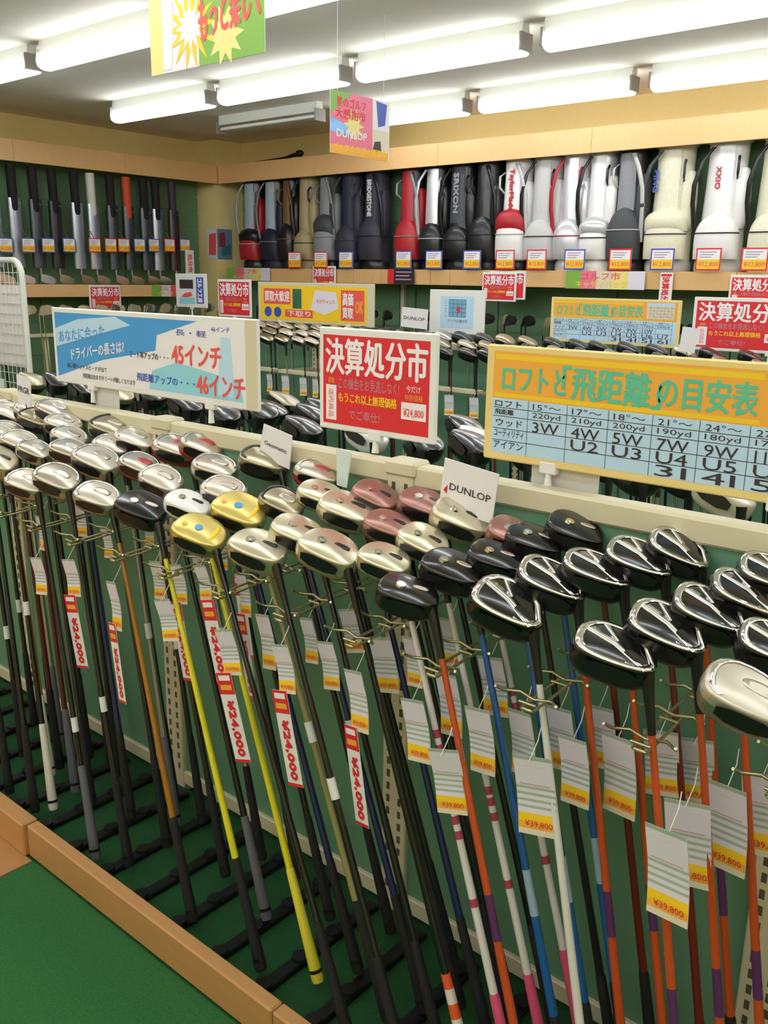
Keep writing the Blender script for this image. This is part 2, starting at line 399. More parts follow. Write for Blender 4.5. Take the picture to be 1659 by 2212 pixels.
GRIPC = {'k': RUBBER, 'o': M('orange_rubber', (226, 92, 40), .6), 'y': M('yellow_rubber', (226, 214, 60), .6), 'p': M('pink_rubber', (214, 80, 122), .6),
         'w': M('white_rubber', (222, 218, 206), .6), 'e': M('grey_rubber', (100, 100, 108), .7, noise=.2, scale=200), 'n': M('navy_rubber', (30, 36, 92), .6)}
def tag_mesh(W, H, kind):
    mb = MB(); n = 12
    bands = [(1.0, .95, 1), (.95, .60, 2), (.60, .565, 1), (.565, .52, 2), (.52, .485, 1), (.485, .44, 2), (.44, .405, 1), (.405, .36, 2), (.36, .325, 1), (.325, .26, 2), (.26, .15, 3), (.15, .07, 4), (.07, 0, 5)]
    for a, b, mi in bands:
        ya = .006*math.sin(a*3.2); yb = .006*math.sin(b*3.2)
        mb.add([(0, yb, -H+b*H), (W, yb, -H+b*H), (W, ya, -H+a*H), (0, ya, -H+a*H)], [(0, 1, 2, 3)], mi)
        mb.add([(0, yb+.0012, -H+b*H), (W, yb+.0012, -H+b*H), (W, ya+.0012, -H+a*H), (0, ya+.0012, -H+a*H)], [(3, 2, 1, 0)], 0)
    for z in (.86, .76, .68, .62):
        mb.rect(W*.1, W*(.5+.4*((z*37) % 1)), -H+z*H, -H+(z+.012)*H, .006*math.sin(z*3.2)-.0004, 6)
    mb.text('¥24,800' if kind else '¥39,800', W*.2, W*.92, -H*.90, -H*.81, -.0012, 7)
    return mb, [WHITE, SAGE, LILAC, YEL, ORG, CREAMP, M('print_faint_red', (206, 150, 160), .5), RED]
TAGC = {}
TAGM = {}
def club_tag(par, x, y, z, W, H, kind, rz=0, lean=0):
    # kind A short card, B card with long red and white price strip, S strip only
    key = (kind, round(W, 3), round(H, 3))
    if kind in 'AB':
        k2 = ('A', round(W, 2))
        if k2 not in TAGM:
            mb, ms = tag_mesh(round(W, 2), round(W, 2)*2.1, 0); o = mb.build('price_tag', ms); TAGM[k2] = o.data; bpy.data.objects.remove(o)
        o = bpy.data.objects.new('price_tag', TAGM[k2]); COL.objects.link(o); o.parent = par; o.location = (x-W/2, y, z); o.rotation_euler = (0, lean, rz)
    if kind in 'BS':
        Ws = W*.8; Hs = H
        if ('S',) not in TAGM:
            mb = MB(); mb.box(0, .045, .0, .001, -.21, 0, 0)
            mb.rect(0, .045, -.05, 0, -.0005, 1); mb.rect(.006, .039, -.018, -.006, -.0009, 2); mb.rect(.006, .039, -.04, -.028, -.0009, 3)
            mb.rect(0, .045, -.21, -.203, -.0005, 1)
            mb.text('¥24,000', .012, .034, -.195, -.065, -.0009, 1, .02, rot=90)
            o = mb.build('price_strip', [WHITE, RED, WPRINT, ORG]); TAGM[('S',)] = o.data; bpy.data.objects.remove(o)
        o = bpy.data.objects.new('price_strip', TAGM[('S',)]); COL.objects.link(o); o.parent = par
        zz = z-(W*2.0 if kind == 'B' else 0); off = (W*2.0*math.sin(-lean) if kind == 'B' else 0)
        o.location = (x-W/2+.004-off*0, y-.003, zz); o.rotation_euler = (0, lean, rz)
    mb = MB(); mb.tube([(x, y, z-.004), (x+.004, y+.02, z+.03), (x, y+.036, z+.05)], .0009, 5); mb.build('tag_string', WHITE, par)
LX = [(-3.6, .25), (-2.6, .25), (-2.2, .30), (-1.9, .42), (-1.6, .50), (-1.2, .42), (-.97, .36), (-.78, .25), (-.5, .2), (.5, .18)]
def lean_at(x):
    for (a, la), (b, lb) in zip(LX, LX[1:]):
        if x <= b: return la+(lb-la)*max(0, (x-a))/(b-a)
    return LX[-1][1]
def frame_of(psi, delta, rho, flip=False):
    h = Vector((math.cos(psi)*math.cos(delta), math.sin(psi)*math.cos(delta), -math.sin(delta)))
    up = Vector((0, 0, 1)); n0 = (up-h*up.dot(h)).normalized(); b0 = n0.cross(h)
    n = n0*math.cos(rho)-b0*math.sin(rho); b = b0*math.cos(rho)+n0*math.sin(rho)
    return Matrix(((h.x, b.x, n.x), (h.y, b.y, n.y), (h.z, b.z, n.z)))
def club(hx, hy, hz, kind, sh, grip, label, group=None, scale=1, grip_at=None, psi=None, tags=(), band=None, delta=None, zg=.043, name='golf_club', glen=.27, rho=None, detail=True):
    psi = R(random.uniform(20, 38)) if psi is None else psi
    delta = R(random.uniform(13, 21)) if delta is None else delta
    m3 = frame_of(psi, delta, R(random.uniform(13, 21)) if rho is None else rho)
    c = Vector((hx, hy, hz))
    hos = c+m3 @ Vector((.053, -.018, -.004))*scale
    g = Vector(grip_at) if grip_at else Vector((hos.x+lean_at(hx)*.97, 1.155+(hy-1.22)*1.0, zg))
    if not grip_at: g.y = max(1.15, min(1.5, g.y))
    t = thing(name, label, 'golf club', g, 0, group)
    hm = head_meshes(kind); mw = m3.to_4x4()
    head = None
    for k, me in hm.items():
        if not detail and k != 'head': continue
        o = bpy.data.objects.new(k, me); COL.objects.link(o)
        if k == 'head':
            head = o; o.parent = t; o.matrix_basis = Matrix.Translation(c-g) @ mw @ Matrix.Diagonal((scale, scale, scale, 1))
        else: o.parent = head
    d = (g-hos); L = d.length; dn = d.normalized()
    q0 = hos-g
    mb = MB(); mb.tube([q0-dn*.012+Vector((0, 0, .0)), q0+dn*.02, q0+dn*.06, q0+dn*.085], [.011*scale, .009, .0072, .0066], 10)
    mb.build('hosel', GUN if kind in ('black', 'stripe', 'white', 'pearl', 'silver') else BLACKG, t)
    s0, s1 = q0+dn*.08, -dn*glen*.97
    mb = MB(); mb.tube([s0, s1], [.0058, .0086], 8 if detail else 6); mb.build('shaft', shaft_mat(sh), t)
    if sh == 'p':
        for f0 in (.3, .34, .5, .53, .57, .75):
            mb = MB(); p = s0.lerp(s1, f0); e = s0.lerp(s1, f0+.022); mb.tube([p, e], [.0061+f0*.0028, .0063+f0*.0028], 8)
            mb.build('shaft_decal', M('raspberry_decal', (178, 70, 96), .4), t)
    if sh in 'ob' and detail:
        mb = MB(); p = s0.lerp(s1, .62); e = s0.lerp(s1, .74); mb.tube([p, e], [.0077, .0082], 8)
        mb.build('shaft_decal', M('plum_decal', (90, 44, 96), .4) if sh == 'o' else M('ice_decal', (150, 180, 206), .4), t)
    if band is not None:
        for f0 in (band if isinstance(band, tuple) else (band,)):
            p = s0.lerp(s1, f0); e = s0.lerp(s1, f0+.06); mb = MB(); mb.tube([p, e], [.0092, .0094], 8); mb.build('shaft_label', WPLAST, t)
    mb = MB()
    if grip == 'os':
        for k in range(9):
            a = s1.lerp(Vector((0, 0, 0)), k/9); b = s1.lerp(Vector((0, 0, 0)), (k+1)/9); ra = .0095+.004*k/9
            mb.tube([a, b], [ra, ra+.0004], 10, k % 2)
        mb.build('grip', [GRIPC['o'], GRIPC['w']], t)
    else:
        p1 = Vector((0, 0, 0))
        mb.tube([s1, s1.lerp(p1, .03), s1.lerp(p1, .5), s1.lerp(p1, .97), p1], [.0085, .0100, .0118, .0145, .0125], 10 if detail else 7)
        mb.build('grip', GRIPC[grip], t)
        if detail:
            mb = MB(); mb.tube([-dn*.03, -dn*.022], [.0147, .0147], 10); mb.build('grip_ring', GUN, t)
    for tg in tags:
        f, W, kd = tg[0], tg[1], tg[2]; dx = tg[3] if len(tg) > 3 else -.02
        p = s0.lerp(s1, f)
        club_tag(t, p.x+dx, p.y-.03, p.z, W, 0, kd, R(random.uniform(-14, 14)) if len(tg) < 5 else R(tg[4]), -math.atan2(dn.x, -dn.z)*.55)
    return t
# pixel of a head centre -> its place on the sloping surface in which the heads lie
def ray(x, y): return fw+Rr*((x-829.5)/1950)-Uu*((y-1106)/1950)
def head_at(x, y):
    d = ray(x, y); t = (1.0-1.05*.3-1.6)/(d.z-.3*d.y); p = Vector((0, 0, 1.6))+d*t; return p
# cx, cy, width px, kind, shaft, grip, label, tags, band
NEAR = [
 (22, 872, 88, 'silver', 'k', 'k', 'silver club head with an orange spot, at the left edge beside the white logo card', (), None),
 (96, 884, 95, 'satin', 'k', 'k', 'large bright silver club head right of the white logo card, second highest at left', (), None),
 (180, 876, 80, 'silver', 'k', 'k', 'silver club head with a blue edge right beneath the blue and white sign', (), None),
 (8, 932, 90, 'silver', 'm', 'k', 'silver club head touching the left edge under the orange spotted one', (), None),
 (72, 968, 70, 'silver', 'k', 'k', 'silver club head with a black heel, between the left edge and the domed pair', ((.12, .05, 'A'),), None),
 (-12, 990, 90, 'pearl', 'k', 'w', 'pale round club head mostly cut by the left edge of the photo', (), .45),
 (148, 940, 76, 'satin', 'k', 'k', 'upper of two stacked silver domed heads above the widest silver one', ((.12, .05, 'A'),), None),
 (146, 968, 82, 'silver', 'n', 'k', 'lower of two stacked silver domed heads, with a navy shaft', (), None),
 (205, 990, 112, 'satin', 'k', 'k', 'widest bright silver club head with a dark notch, right of the domed pair', ((.1, .045, 'A'),), None),
 (238, 958, 70, 'satin', 's', 'e', 'small silver club head peeping out behind the widest silver one', (), .55),
 (262, 917, 92, 'pewter', 'k', 'k', 'pewter club head highest against the rail left of the rail joint', (), None),
 (290, 945, 84, 'satin', 'k', 'k', 'satin club head with a blue emblem tucked below the pewter one at the rail', ((.15, .045, 'A'),), .6),
 (54, 1038, 86, 'satin', 'k', 'e', 'silver club head with a blue dot, lowest one near the left edge', ((.14, .05, 'A'),), .8),
 (120, 1030, 98, 'silver', 'k', 'k', 'silver club head overlapping the blue dotted one at lower left', ((.15, .05, 'B'),), (.7,)),
 (208, 1068, 94, 'satin', 'g', 'k', 'silver wedge-shaped head with a rosy rim left of the lone glossy black head', ((.15, .055, 'B'),), None),
 (300, 1000, 86, 'red', 'k', 'k', 'silver head with a curved seam in the middle of the left cluster', ((.2, .05, 'A'),), None),
 (345, 1032, 92, 'satin', 'k', 'e', 'folded-looking satin silver head above the glossy white one', ((.14, .05, 'B'),), None),
 (378, 963, 92, 'red', 's', 'k', 'silver head with a red lower edge below the rail, left of the flat topped one', ((.2, .045, 'A'),), .5),
 (302, 1094, 106, 'black', 'y', 'k', 'lone glossy black head with a bright yellow shaft among silver ones at left', ((.15, .05, 'A'),), None),
 (403, 1084, 94, 'white', 'y', 'y', 'glossy white head beside the black one, on a yellow shaft', ((.05, .04, 'A'), (.16, .05, 'S')), None),
 (459, 955, 88, 'red', 'k', 'k', 'flat topped silver head with a red spot nearest the rail in the middle left', ((.18, .045, 'A'),), None),
 (463, 1005, 94, 'silver', 'k', 'k', 'silver head directly below the red spotted flat topped one', ((.22, .045, 'S'),), None),
 (482, 1055, 96, 'satin', 'n', 'k', 'bright white and silver head just above the larger gold one', ((.12, .05, 'B'),), None),
 (513, 1100, 114, 'gold', 'v', 'k', 'larger gold head with a yellow bar, upper of the two gold heads', ((.16, .055, 'A'),), (.48,)),
 (427, 1147, 112, 'gold', 'k', 'k', 'oval gold head with a blue badge, lower of the two gold heads', ((.14, .05, 'B'),), None),
 (580, 988, 98, 'pewter', 'k', 'k', 'pewter head with a black heel standing alone before the white maker card', (), None),
 (607, 1080, 92, 'pewter', 'n', 'k', 'pewter head with fine ridges right of the gold heads', ((.2, .05, 'A'),), (.5,)),
 (554, 1180, 122, 'pearl', 'k', 'k', 'pearl head with a navy edge at the front, right of the oval gold one', ((.12, .05, 'B'),), (.5,)),
 (690, 1015, 94, 'red', 'k', 'k', 'red crowned head in front of the glittering tag near the rail', (), None),
 (690, 1063, 92, 'pearl', 'k', 'k', 'pearl head just under the red crowned one', ((.2, .05, 'A'),), None),
 (746, 1095, 116, 'pearl', 'n', 'k', 'large pearl head with a weight screw left of the slotted post', ((.22, .055, 'A'),), None),
 (808, 1066, 66, 'rose', 'k', 'k', 'dull rose head half hidden behind the large pearl one', (), None),
 (643, 1146, 116, 'pearl', 'k', 'k', 'pearl head behind and left of the widest pale head', ((.16, .05, 'A'),), None),
 (707, 1184, 130, 'pearl', 'k', 'os', 'widest pale head of the front row, its club with orange and white banded grip', ((.17, .06, 'B'),), None),
 (838, 1130, 84, 'rose', 'k', 'k', 'rose and silver head in front of the slotted post', ((.16, .05, 'A'),), None),
 (828, 1204, 108, 'pearl', 'p', 'p', 'pearl head above the glossy black front one, white and pink shaft', ((.22, .055, 'A'),), None),
 (912, 1164, 108, 'pearl', 'p', 'p', 'pearl head below the white card with the red mark, on a white and pink shaft', ((.2, .06, 'A'),), None),
 (915, 1084, 108, 'rose', 'k', 'k', 'rose rimmed head right of the slotted post, topmost of three pearl and rose heads', ((.17, .05, 'A'),), None),
 (992, 1115, 122, 'pearl', 'p', 'p', 'large pearl head overlapping the white card with the red mark, white and pink shaft', ((.22, .06, 'A'),), None),
 (973, 1224, 128, 'black', 'b', 'k', 'glossy black head on a blue shaft right of the foremost black one', ((.2, .06, 'A'),), None),
 (880, 1277, 128, 'black', 'o', 'k', 'foremost plain glossy black head with an orange shaft', ((.25, .06, 'A'),), None),
 (1070, 1200, 112, 'black', 'b', 'k', 'plain black head left of the black and chrome striped ones, blue shaft', ((.24, .06, 'A'),), None),
 (1108, 1150, 76, 'rose', 'k', 'k', 'dull bronze head peeping out behind the black ones', (), None),
 (1152, 1162, 116, 'black', 'b', 'k', 'black head left of the one that stands highest by the rail, blue shaft', ((.28, .06, 'A'),), None),
 (1242, 1140, 120, 'black', 'r', 'k', 'plain black head highest against the rail on the right side', ((.3, .055, 'A'),), None),
 (1093, 1305, 156, 'stripe', 'w', 'k', 'black and chrome striped head with a white shaft, leftmost of the striped ones', ((.2, .065, 'A'),), None),
 (1188, 1253, 146, 'stripe', 'o', 'k', 'second striped black and chrome head from the left, behind the white shafted one', ((.22, .06, 'A'),), None),
 (1286, 1230, 142, 'stripe', 'o', 'k', 'third striped black and chrome head from the left in the upper row', ((.24, .065, 'A'),), None),
 (1378, 1205, 138, 'stripe', 'r', 'k', 'fourth striped black and chrome head from the left in the upper row, dark red shaft', ((.26, .06, 'A'),), None),
 (1463, 1185, 128, 'stripe', 'o', 'k', 'rightmost striped head of the upper row with a white rim', ((.3, .06, 'A'),), None),
 (1325, 1404, 170, 'stripe', 'o', 'k', 'foremost and biggest looking striped black and chrome head', ((.2, .075, 'A', 0.03),), None),
 (1437, 1357, 162, 'stripe', 'o', 'k', 'striped head just right of and behind the foremost one', ((.22, .07, 'A'),), None),
 (1530, 1318, 156, 'stripe', 'o', 'k', 'third striped head of the lower row on the right', ((.22, .07, 'A'),), None),
 (1608, 1283, 150, 'stripe', 'o', 'k', 'fourth striped head of the lower row touching the right edge', ((.24, .065, 'A'),), None),
 (1668, 1240, 140, 'stripe', 'r', 'k', 'striped head cut by the right edge above the others', (), None),
 (1612, 1500, 185, 'satin', 'r', 'k', 'white and chrome head at the lower right edge below the striped ones', (), None),
 (1672, 1392, 150, 'stripe', 'r', 'k', 'dark striped head cut by the right edge above the white and chrome one', (), None),
]
for (cx, cy, wp, kind, s, gp, lab, tg, band) in NEAR:
    p = head_at(cx, cy); depth = (p-Vector((0, 0, 1.6))).dot(fw); sc_ = max(.9, min(1.16, wp/(.112*1950/depth)))
    club(p.x, min(p.y, 1.53), p.z-.012, kind, s, gp, lab, 'drivers in the near rack', sc_, tags=tg, band=band)
# clubs whose heads stand left of the picture; their shafts and grips reach into it
gi = 0
for i, x in enumerate((-2.62, -2.78, -2.94, -3.10)):
    for j, y in enumerate((1.22, 1.36, 1.5)):
        s = 'kmkkgknksk kk'.replace(' ', '')[gi % 12]; g = 'kekkwkkkekkk'[gi % 12]; gi += 1
        club(x+random.uniform(-.02, .02), y, 1.05+.3*(y-1.22), random.choice(['silver', 'satin', 'pewter', 'black']), s, g,
             'club with its head left of the photo, %s file from the left, %s row' % (ordn(4-i), ['front', 'middle', 'rear'][j]), 'clubs with heads left of the photo', 1, band=(.75 if gi % 4 == 0 else None))
# far side of the near rack: mirrored clubs, only their dark heads show above the rail
cnt = 0
for i in range(17):
    for j, y in enumerate((1.84, 2.02, 2.20)):
        x = -3.45+.2*i+random.uniform(-.03, .03)+.05*j
        kd = random.choice(['black', 'black', 'stripe', 'pewter', 'white', 'black']); z = 1.185-.012*j+random.uniform(-.015, .015)
        lab = {'black': 'plain black club head beyond the near rail', 'stripe': 'chrome striped club head beyond the near rail',
               'pewter': 'pewter club head beyond the near rail', 'white': 'white club head beyond the near rail'}[kd]+', %s from the left in its %s row' % (ordn(i+1), ['first', 'second', 'third'][j])
        club(x, y, z, kd, random.choice('kkkvyrs'), 'k', lab, 'clubs on the far side of the near rack, '+kd, 1.08,
             grip_at=(x+.12, 1.72+.13*j, .021), psi=R(random.uniform(-30, -5)), delta=R(18), rho=R(-8), detail=False,
             tags=(((.2, .05, 'A', 0, 180),) if (i+j) % 3 == 0 else ()))
mb = MB(); mb.box(-4, .9, 1.611, 2.12, -.004, .018); mb.build('turf_deck', CARPET2, nr).location = (0, -1.565, 0)
# middle rack
for i in range(42):
    for j, y in enumerate((4.46, 4.60, 4.74)):
        x = -6.5+.16*i+random.uniform(-.03, .03)+.05*j
        if x > .2: continue
        left = x < -4.3
        kd = random.choice(['silver', 'satin', 'pewter']) if left else random.choice(['black', 'stripe', 'silver', 'pewter', 'stripe'])
        lab = {'black': 'plain black', 'stripe': 'striped', 'silver': 'silver', 'pewter': 'pewter', 'satin': 'satin'}[kd]+' club on the middle rack, %s from the left in its %s row' % (ordn(i+1), ['front', 'middle', 'rear'][j])
        club(x, y, 1.17+.035*j, kd, random.choice('kkssrk'), 'k', lab, 'clubs in the middle rack, '+('left' if left else kd), .9 if left else 1.05, grip_at=(x+.12, y-.02, .021),
             delta=R(20), detail=False, tags=(((.18, .06, 'A', 0),) if j == 0 else ()))
# ------------------------------------------------------------------ iron sets below the wall shelves
irm = {}
def iron(x, y, z, rz, label, group, shade=0):
    key = shade
    if key not in irm:
        d = {}
        mb = MB(); prof = [(0, 0), (.012, .05), (.03, .062), (.07, .052), (.082, .03), (.07, .006), (.03, -.004)]
        mb.prism(prof, -.006, .010); mb.prism([(.014, .01), (.06, .01), (.066, .03), (.03, .045)], -.009, -.006)
        o = mb.build('iron_head', [STEEL, GUN, PEWTER][shade]); d['iron_head'] = o.data; bpy.data.objects.remove(o)
        mb = MB(); mb.tube([(0, 0, .012), (0, 0, -.06)], [.0075, .006], 8); o = mb.build('hosel', CHROME if shade != 1 else GUN); d['hosel'] = o.data; bpy.data.objects.remove(o)
        mb = MB(); mb.tube([(0, 0, -.05), (.03, 0, -.7)], [.0045, .007], 6); o = mb.build('shaft', CHROME if shade == 0 else BLACKG); d['shaft'] = o.data; bpy.data.objects.remove(o)
        mb = MB(); mb.tube([(.03, 0, -.7), (.042, 0, -.95)], [.009, .0135], 8); o = mb.build('grip', RUBBER); d['grip'] = o.data; bpy.data.objects.remove(o)
        irm[key] = d
    t = thing('iron_club', label, 'golf club', (x, y, z), rz, group)
    for k, me in irm[key].items():
        o = bpy.data.objects.new(k, me); COL.objects.link(o); o.parent = t
        if k == 'iron_head': o.scale = (1.25, 1.3, 1.25)
    return t
def low_bar(loc, rz, L, label):
    t = thing('iron_stand', label, 'club stand', loc, rz)
    mb = MB(); mb.bbox(0, L, -.06, .0, 1.08, 1.11, .004); mb.build('top_bar', CREAM, t)
    mb = MB(); mb.bbox(0, L, -.36, .0, .26, .312, .004); mb.build('grip_tray', BLACK, t)
    n = int(L/.9)+1
    for i in range(n):
        mb = MB(); x = min(L-.03, .03+i*(L-.06)/(n-1)); mb.bbox(x-.02, x+.02, -.02, .02, 0, 1.1, .003); mb.build('leg', CREAM, t)
low_bar((-7.3, 6.2, 0), 0, 9.6, 'low cream stand of dark clubs along the back wall under the bags')
low_bar((-7.2, 2.2, 0), R(90), 3.7, 'low cream stand of silver irons along the left wall under the shelf')
for i in range(92):
    x = -7.15+.1*i+random.uniform(-.02, .02); y = 6.04-.09*(i % 2)
    if x < -6.7: continue
    iron(x, y, 1.262+random.uniform(0, .012), R(random.uniform(-25, 15)), 'dark iron on the low stand along the back wall, %s from the pillar end' % ordn(i-3), 'irons along the back wall', 1 if i % 4 else 2)
for i in range(42):
    y = 2.3+.084*i
    iron(-7.08+.09*(i % 2), y, 1.262+random.uniform(0, .012), R(90+random.uniform(-25, 15)), 'silver iron on the low stand along the left wall, %s from the pillar end' % ordn(42-i), 'irons along the left wall', 0 if i % 3 else 2)
# ------------------------------------------------------------------ clubs standing on the left wall shelf
def wall_club(y, grip, shaft_c, label, puff):
    t = thing('putter', label, 'golf club', (-7.50, y, 1.503))
    mb = MB(); mb.tube([(0, 0, .09), (0, -.01, .62)], [.012, .016], 10); mb.build('shaft', shaft_c, t)
    if puff:
        mb = MB(); mb.loft([[(a*.020, -.01+b*.050, zz) for a, b in ((-1, -1), (1, -1), (1.2, 0), (1, 1), (-1, 1), (-1.2, 0))] for zz in (.14, .35, .6, .7)]); mb.build('plastic_sleeve', puff, t)
    mb = MB(); mb.tube([(0, -.01, .60), (0, -.012, .62), (0, -.02, .96)], [.028, .036, .040], 12); mb.build('grip', grip, t)
    mb = MB(); mb.tube([(0, 0, .06), (0, 0, .14)], [.012, .011], 10)
    mb.loft([[(.0+dx, a, b) for a, b in ((-.014, .03), (.03, .012), (.10, .004), (.125, .018), (.122, .05), (.08, .072), (.03, .085), (-.012, .09))] for dx in (-.012, .014)], smooth=False)
    mb.build('head', CHROME, t)
    mb = MB(); mb.tube([(-.14, -.0, .66), (.0, .0, .66), (.03, .0, .67)], .004, 6); mb.tube([(.02, -.04, .66), (.02, .04, .66)], .004, 6); mb.build('hook', WIRE, t)
dk = M('slate_film', (78, 82, 92), .25, .3, noise=.3, scale=30); lt = M('silver_film', (168, 176, 192), .2, .5, noise=.3, scale=40, stretch=(1, 1, 8)); bkf = M('charcoal_film', (36, 36, 40), .3, noise=.3, scale=30)
CL = [(3.88, RUBBER, lt, 'wall putter at the left edge, pale sleeve above the white wire grid'), (4.06, RUBBER, lt, 'putter in a pale sleeve, second from the left edge on the left wall shelf'), (4.25, RUBBER, dk, 'putter in a slate sleeve right of the pale sleeved one on the left wall shelf'),
      (4.43, RUBBER, bkf, 'putter in the darkest sleeve on the left wall shelf'), (4.64, RUBBER, lt, 'tall silver striped sleeve putter left of the white gripped one'), (4.80, M('white_grip', (226, 220, 212), .6), lt, 'putter with a thick white grip on the left wall shelf'),
      (5.0, RUBBER, dk, 'dark putter between the white and the orange grips'), (5.17, M('red_grip', (214, 78, 44), .6), dk, 'putter with an orange red grip on the left wall shelf'), (5.355, RUBBER, dk, 'dark putter right of the orange gripped one'),
      (5.49, RUBBER, lt, 'putter with a shiny half sleeve, second from the pillar'), (5.68, M('plum_grip', (58, 46, 58), .6), M('plum_film', (70, 44, 52), .3), 'plum dark putter next to the pillar')]
for y, g, f, lab in CL: wall_club(y-.02, g, M('steel_shaft2', (150, 150, 155), .3, .8), lab, f)
# ------------------------------------------------------------------ price cards
def card(x, y, z, rz, w_, h_, edge, label, group, name='price_card', lean=0):
    t = thing(name, label, 'price card', (x, y, z), rz, group)
    mb = MB(); mb.box(0, w_, 0, .002, 0, h_); mb.rect(.0, w_, 0, h_, -.0006, 1); mb.build('card', [WHITE, edge], t)
    mb = MB(); mb.rect(w_*.06, w_*.94, h_*.5, h_*.93, -.001, 0); mb.rect(w_*.06, w_*.94, h_*.08, h_*.5, -.001, 1)
    mb.text('¥12,800', w_*.12, w_*.9, h_*.16, h_*.40, -.0015, 2, .02)
    for k in range(3): mb.rect(w_*.14, w_*(.6+.1*k), h_*(.58+.11*k), h_*(.62+.11*k), -.0015, 3)
    mb.build('print', [WPRINT, YEL, REDL, flat('print_mauve', (168, 140, 168))], t)
    return t
BAGC = [(-6.3, 1, 'red edged price card left of the others, below the khaki bag'), (-5.96, 1, 'second red edged price card, below the charcoal and grey bag'), (-5.65, 0, 'blue edged price card below the navy checked bag'),
        (-4.99, 0, 'blue edged price card right of the pale upright'), (-4.67, 0, 'blue edged price card below the crescent marked black bag'), (-4.29, 0, 'blue edged price card with a red flap below the large black bag'),
        (-3.98, 1, 'red edged price card below the white and red bag'), (-3.70, 1, 'red edged price card below the light grey bag'), (-3.38, 0, 'blue edged price card below the pearl white bag'),
        (-3.02, 1, 'red edged price card below the black and grey bag'), (-2.71, 0, 'blue edged price card below the cream bag'), (-2.39, 1, 'red edged price card below the white bag with red lettering'), (-2.09, 1, 'red edged price card at the right edge under the last cream bag')]
for x, r_, lab in BAGC: card(x-.08, 6.10, 1.682, 0, .17, .145, RED if r_ else DBLUE, lab, 'price cards under the golf bags')
lf = ['leftmost blue edged card hanging on the left wall', 'blue edged card hanging on the pale sleeved putter', 'blue edged card hanging on the slate putter', 'blue edged card hanging on the darkest putter', 'red edged card hanging beside the tall silver striped sleeve',
      'red edged card hanging under the white grip', 'red edged card hanging left of the orange gripped putter', 'blue edged card hanging under the orange grip', 'blue edged card hanging right of the orange gripped putter', 'red edged card hanging third from the pillar', 'blue edged card hanging next to the pillar']
for i, (y, z) in enumerate([(3.889, 1.818), (4.089, 1.825), (4.271, 1.831), (4.469, 1.839), (4.721, 1.848), (4.887, 1.854), (5.024, 1.858), (5.195, 1.865), (5.355, 1.87), (5.536, 1.877), (5.717, 1.883)]):
    t = card(-7.42, y-.06, z-.06, R(90), .12, .12, RED if i in (4, 5, 6, 9) else DBLUE, lf[i], 'cards hanging on the left wall')
    mb = MB(); mb.tube([(.06, .0, .115), (.05, .06, .19), (.05, .32, .2)], .003, 6); mb.build('hook', WIRE, t)
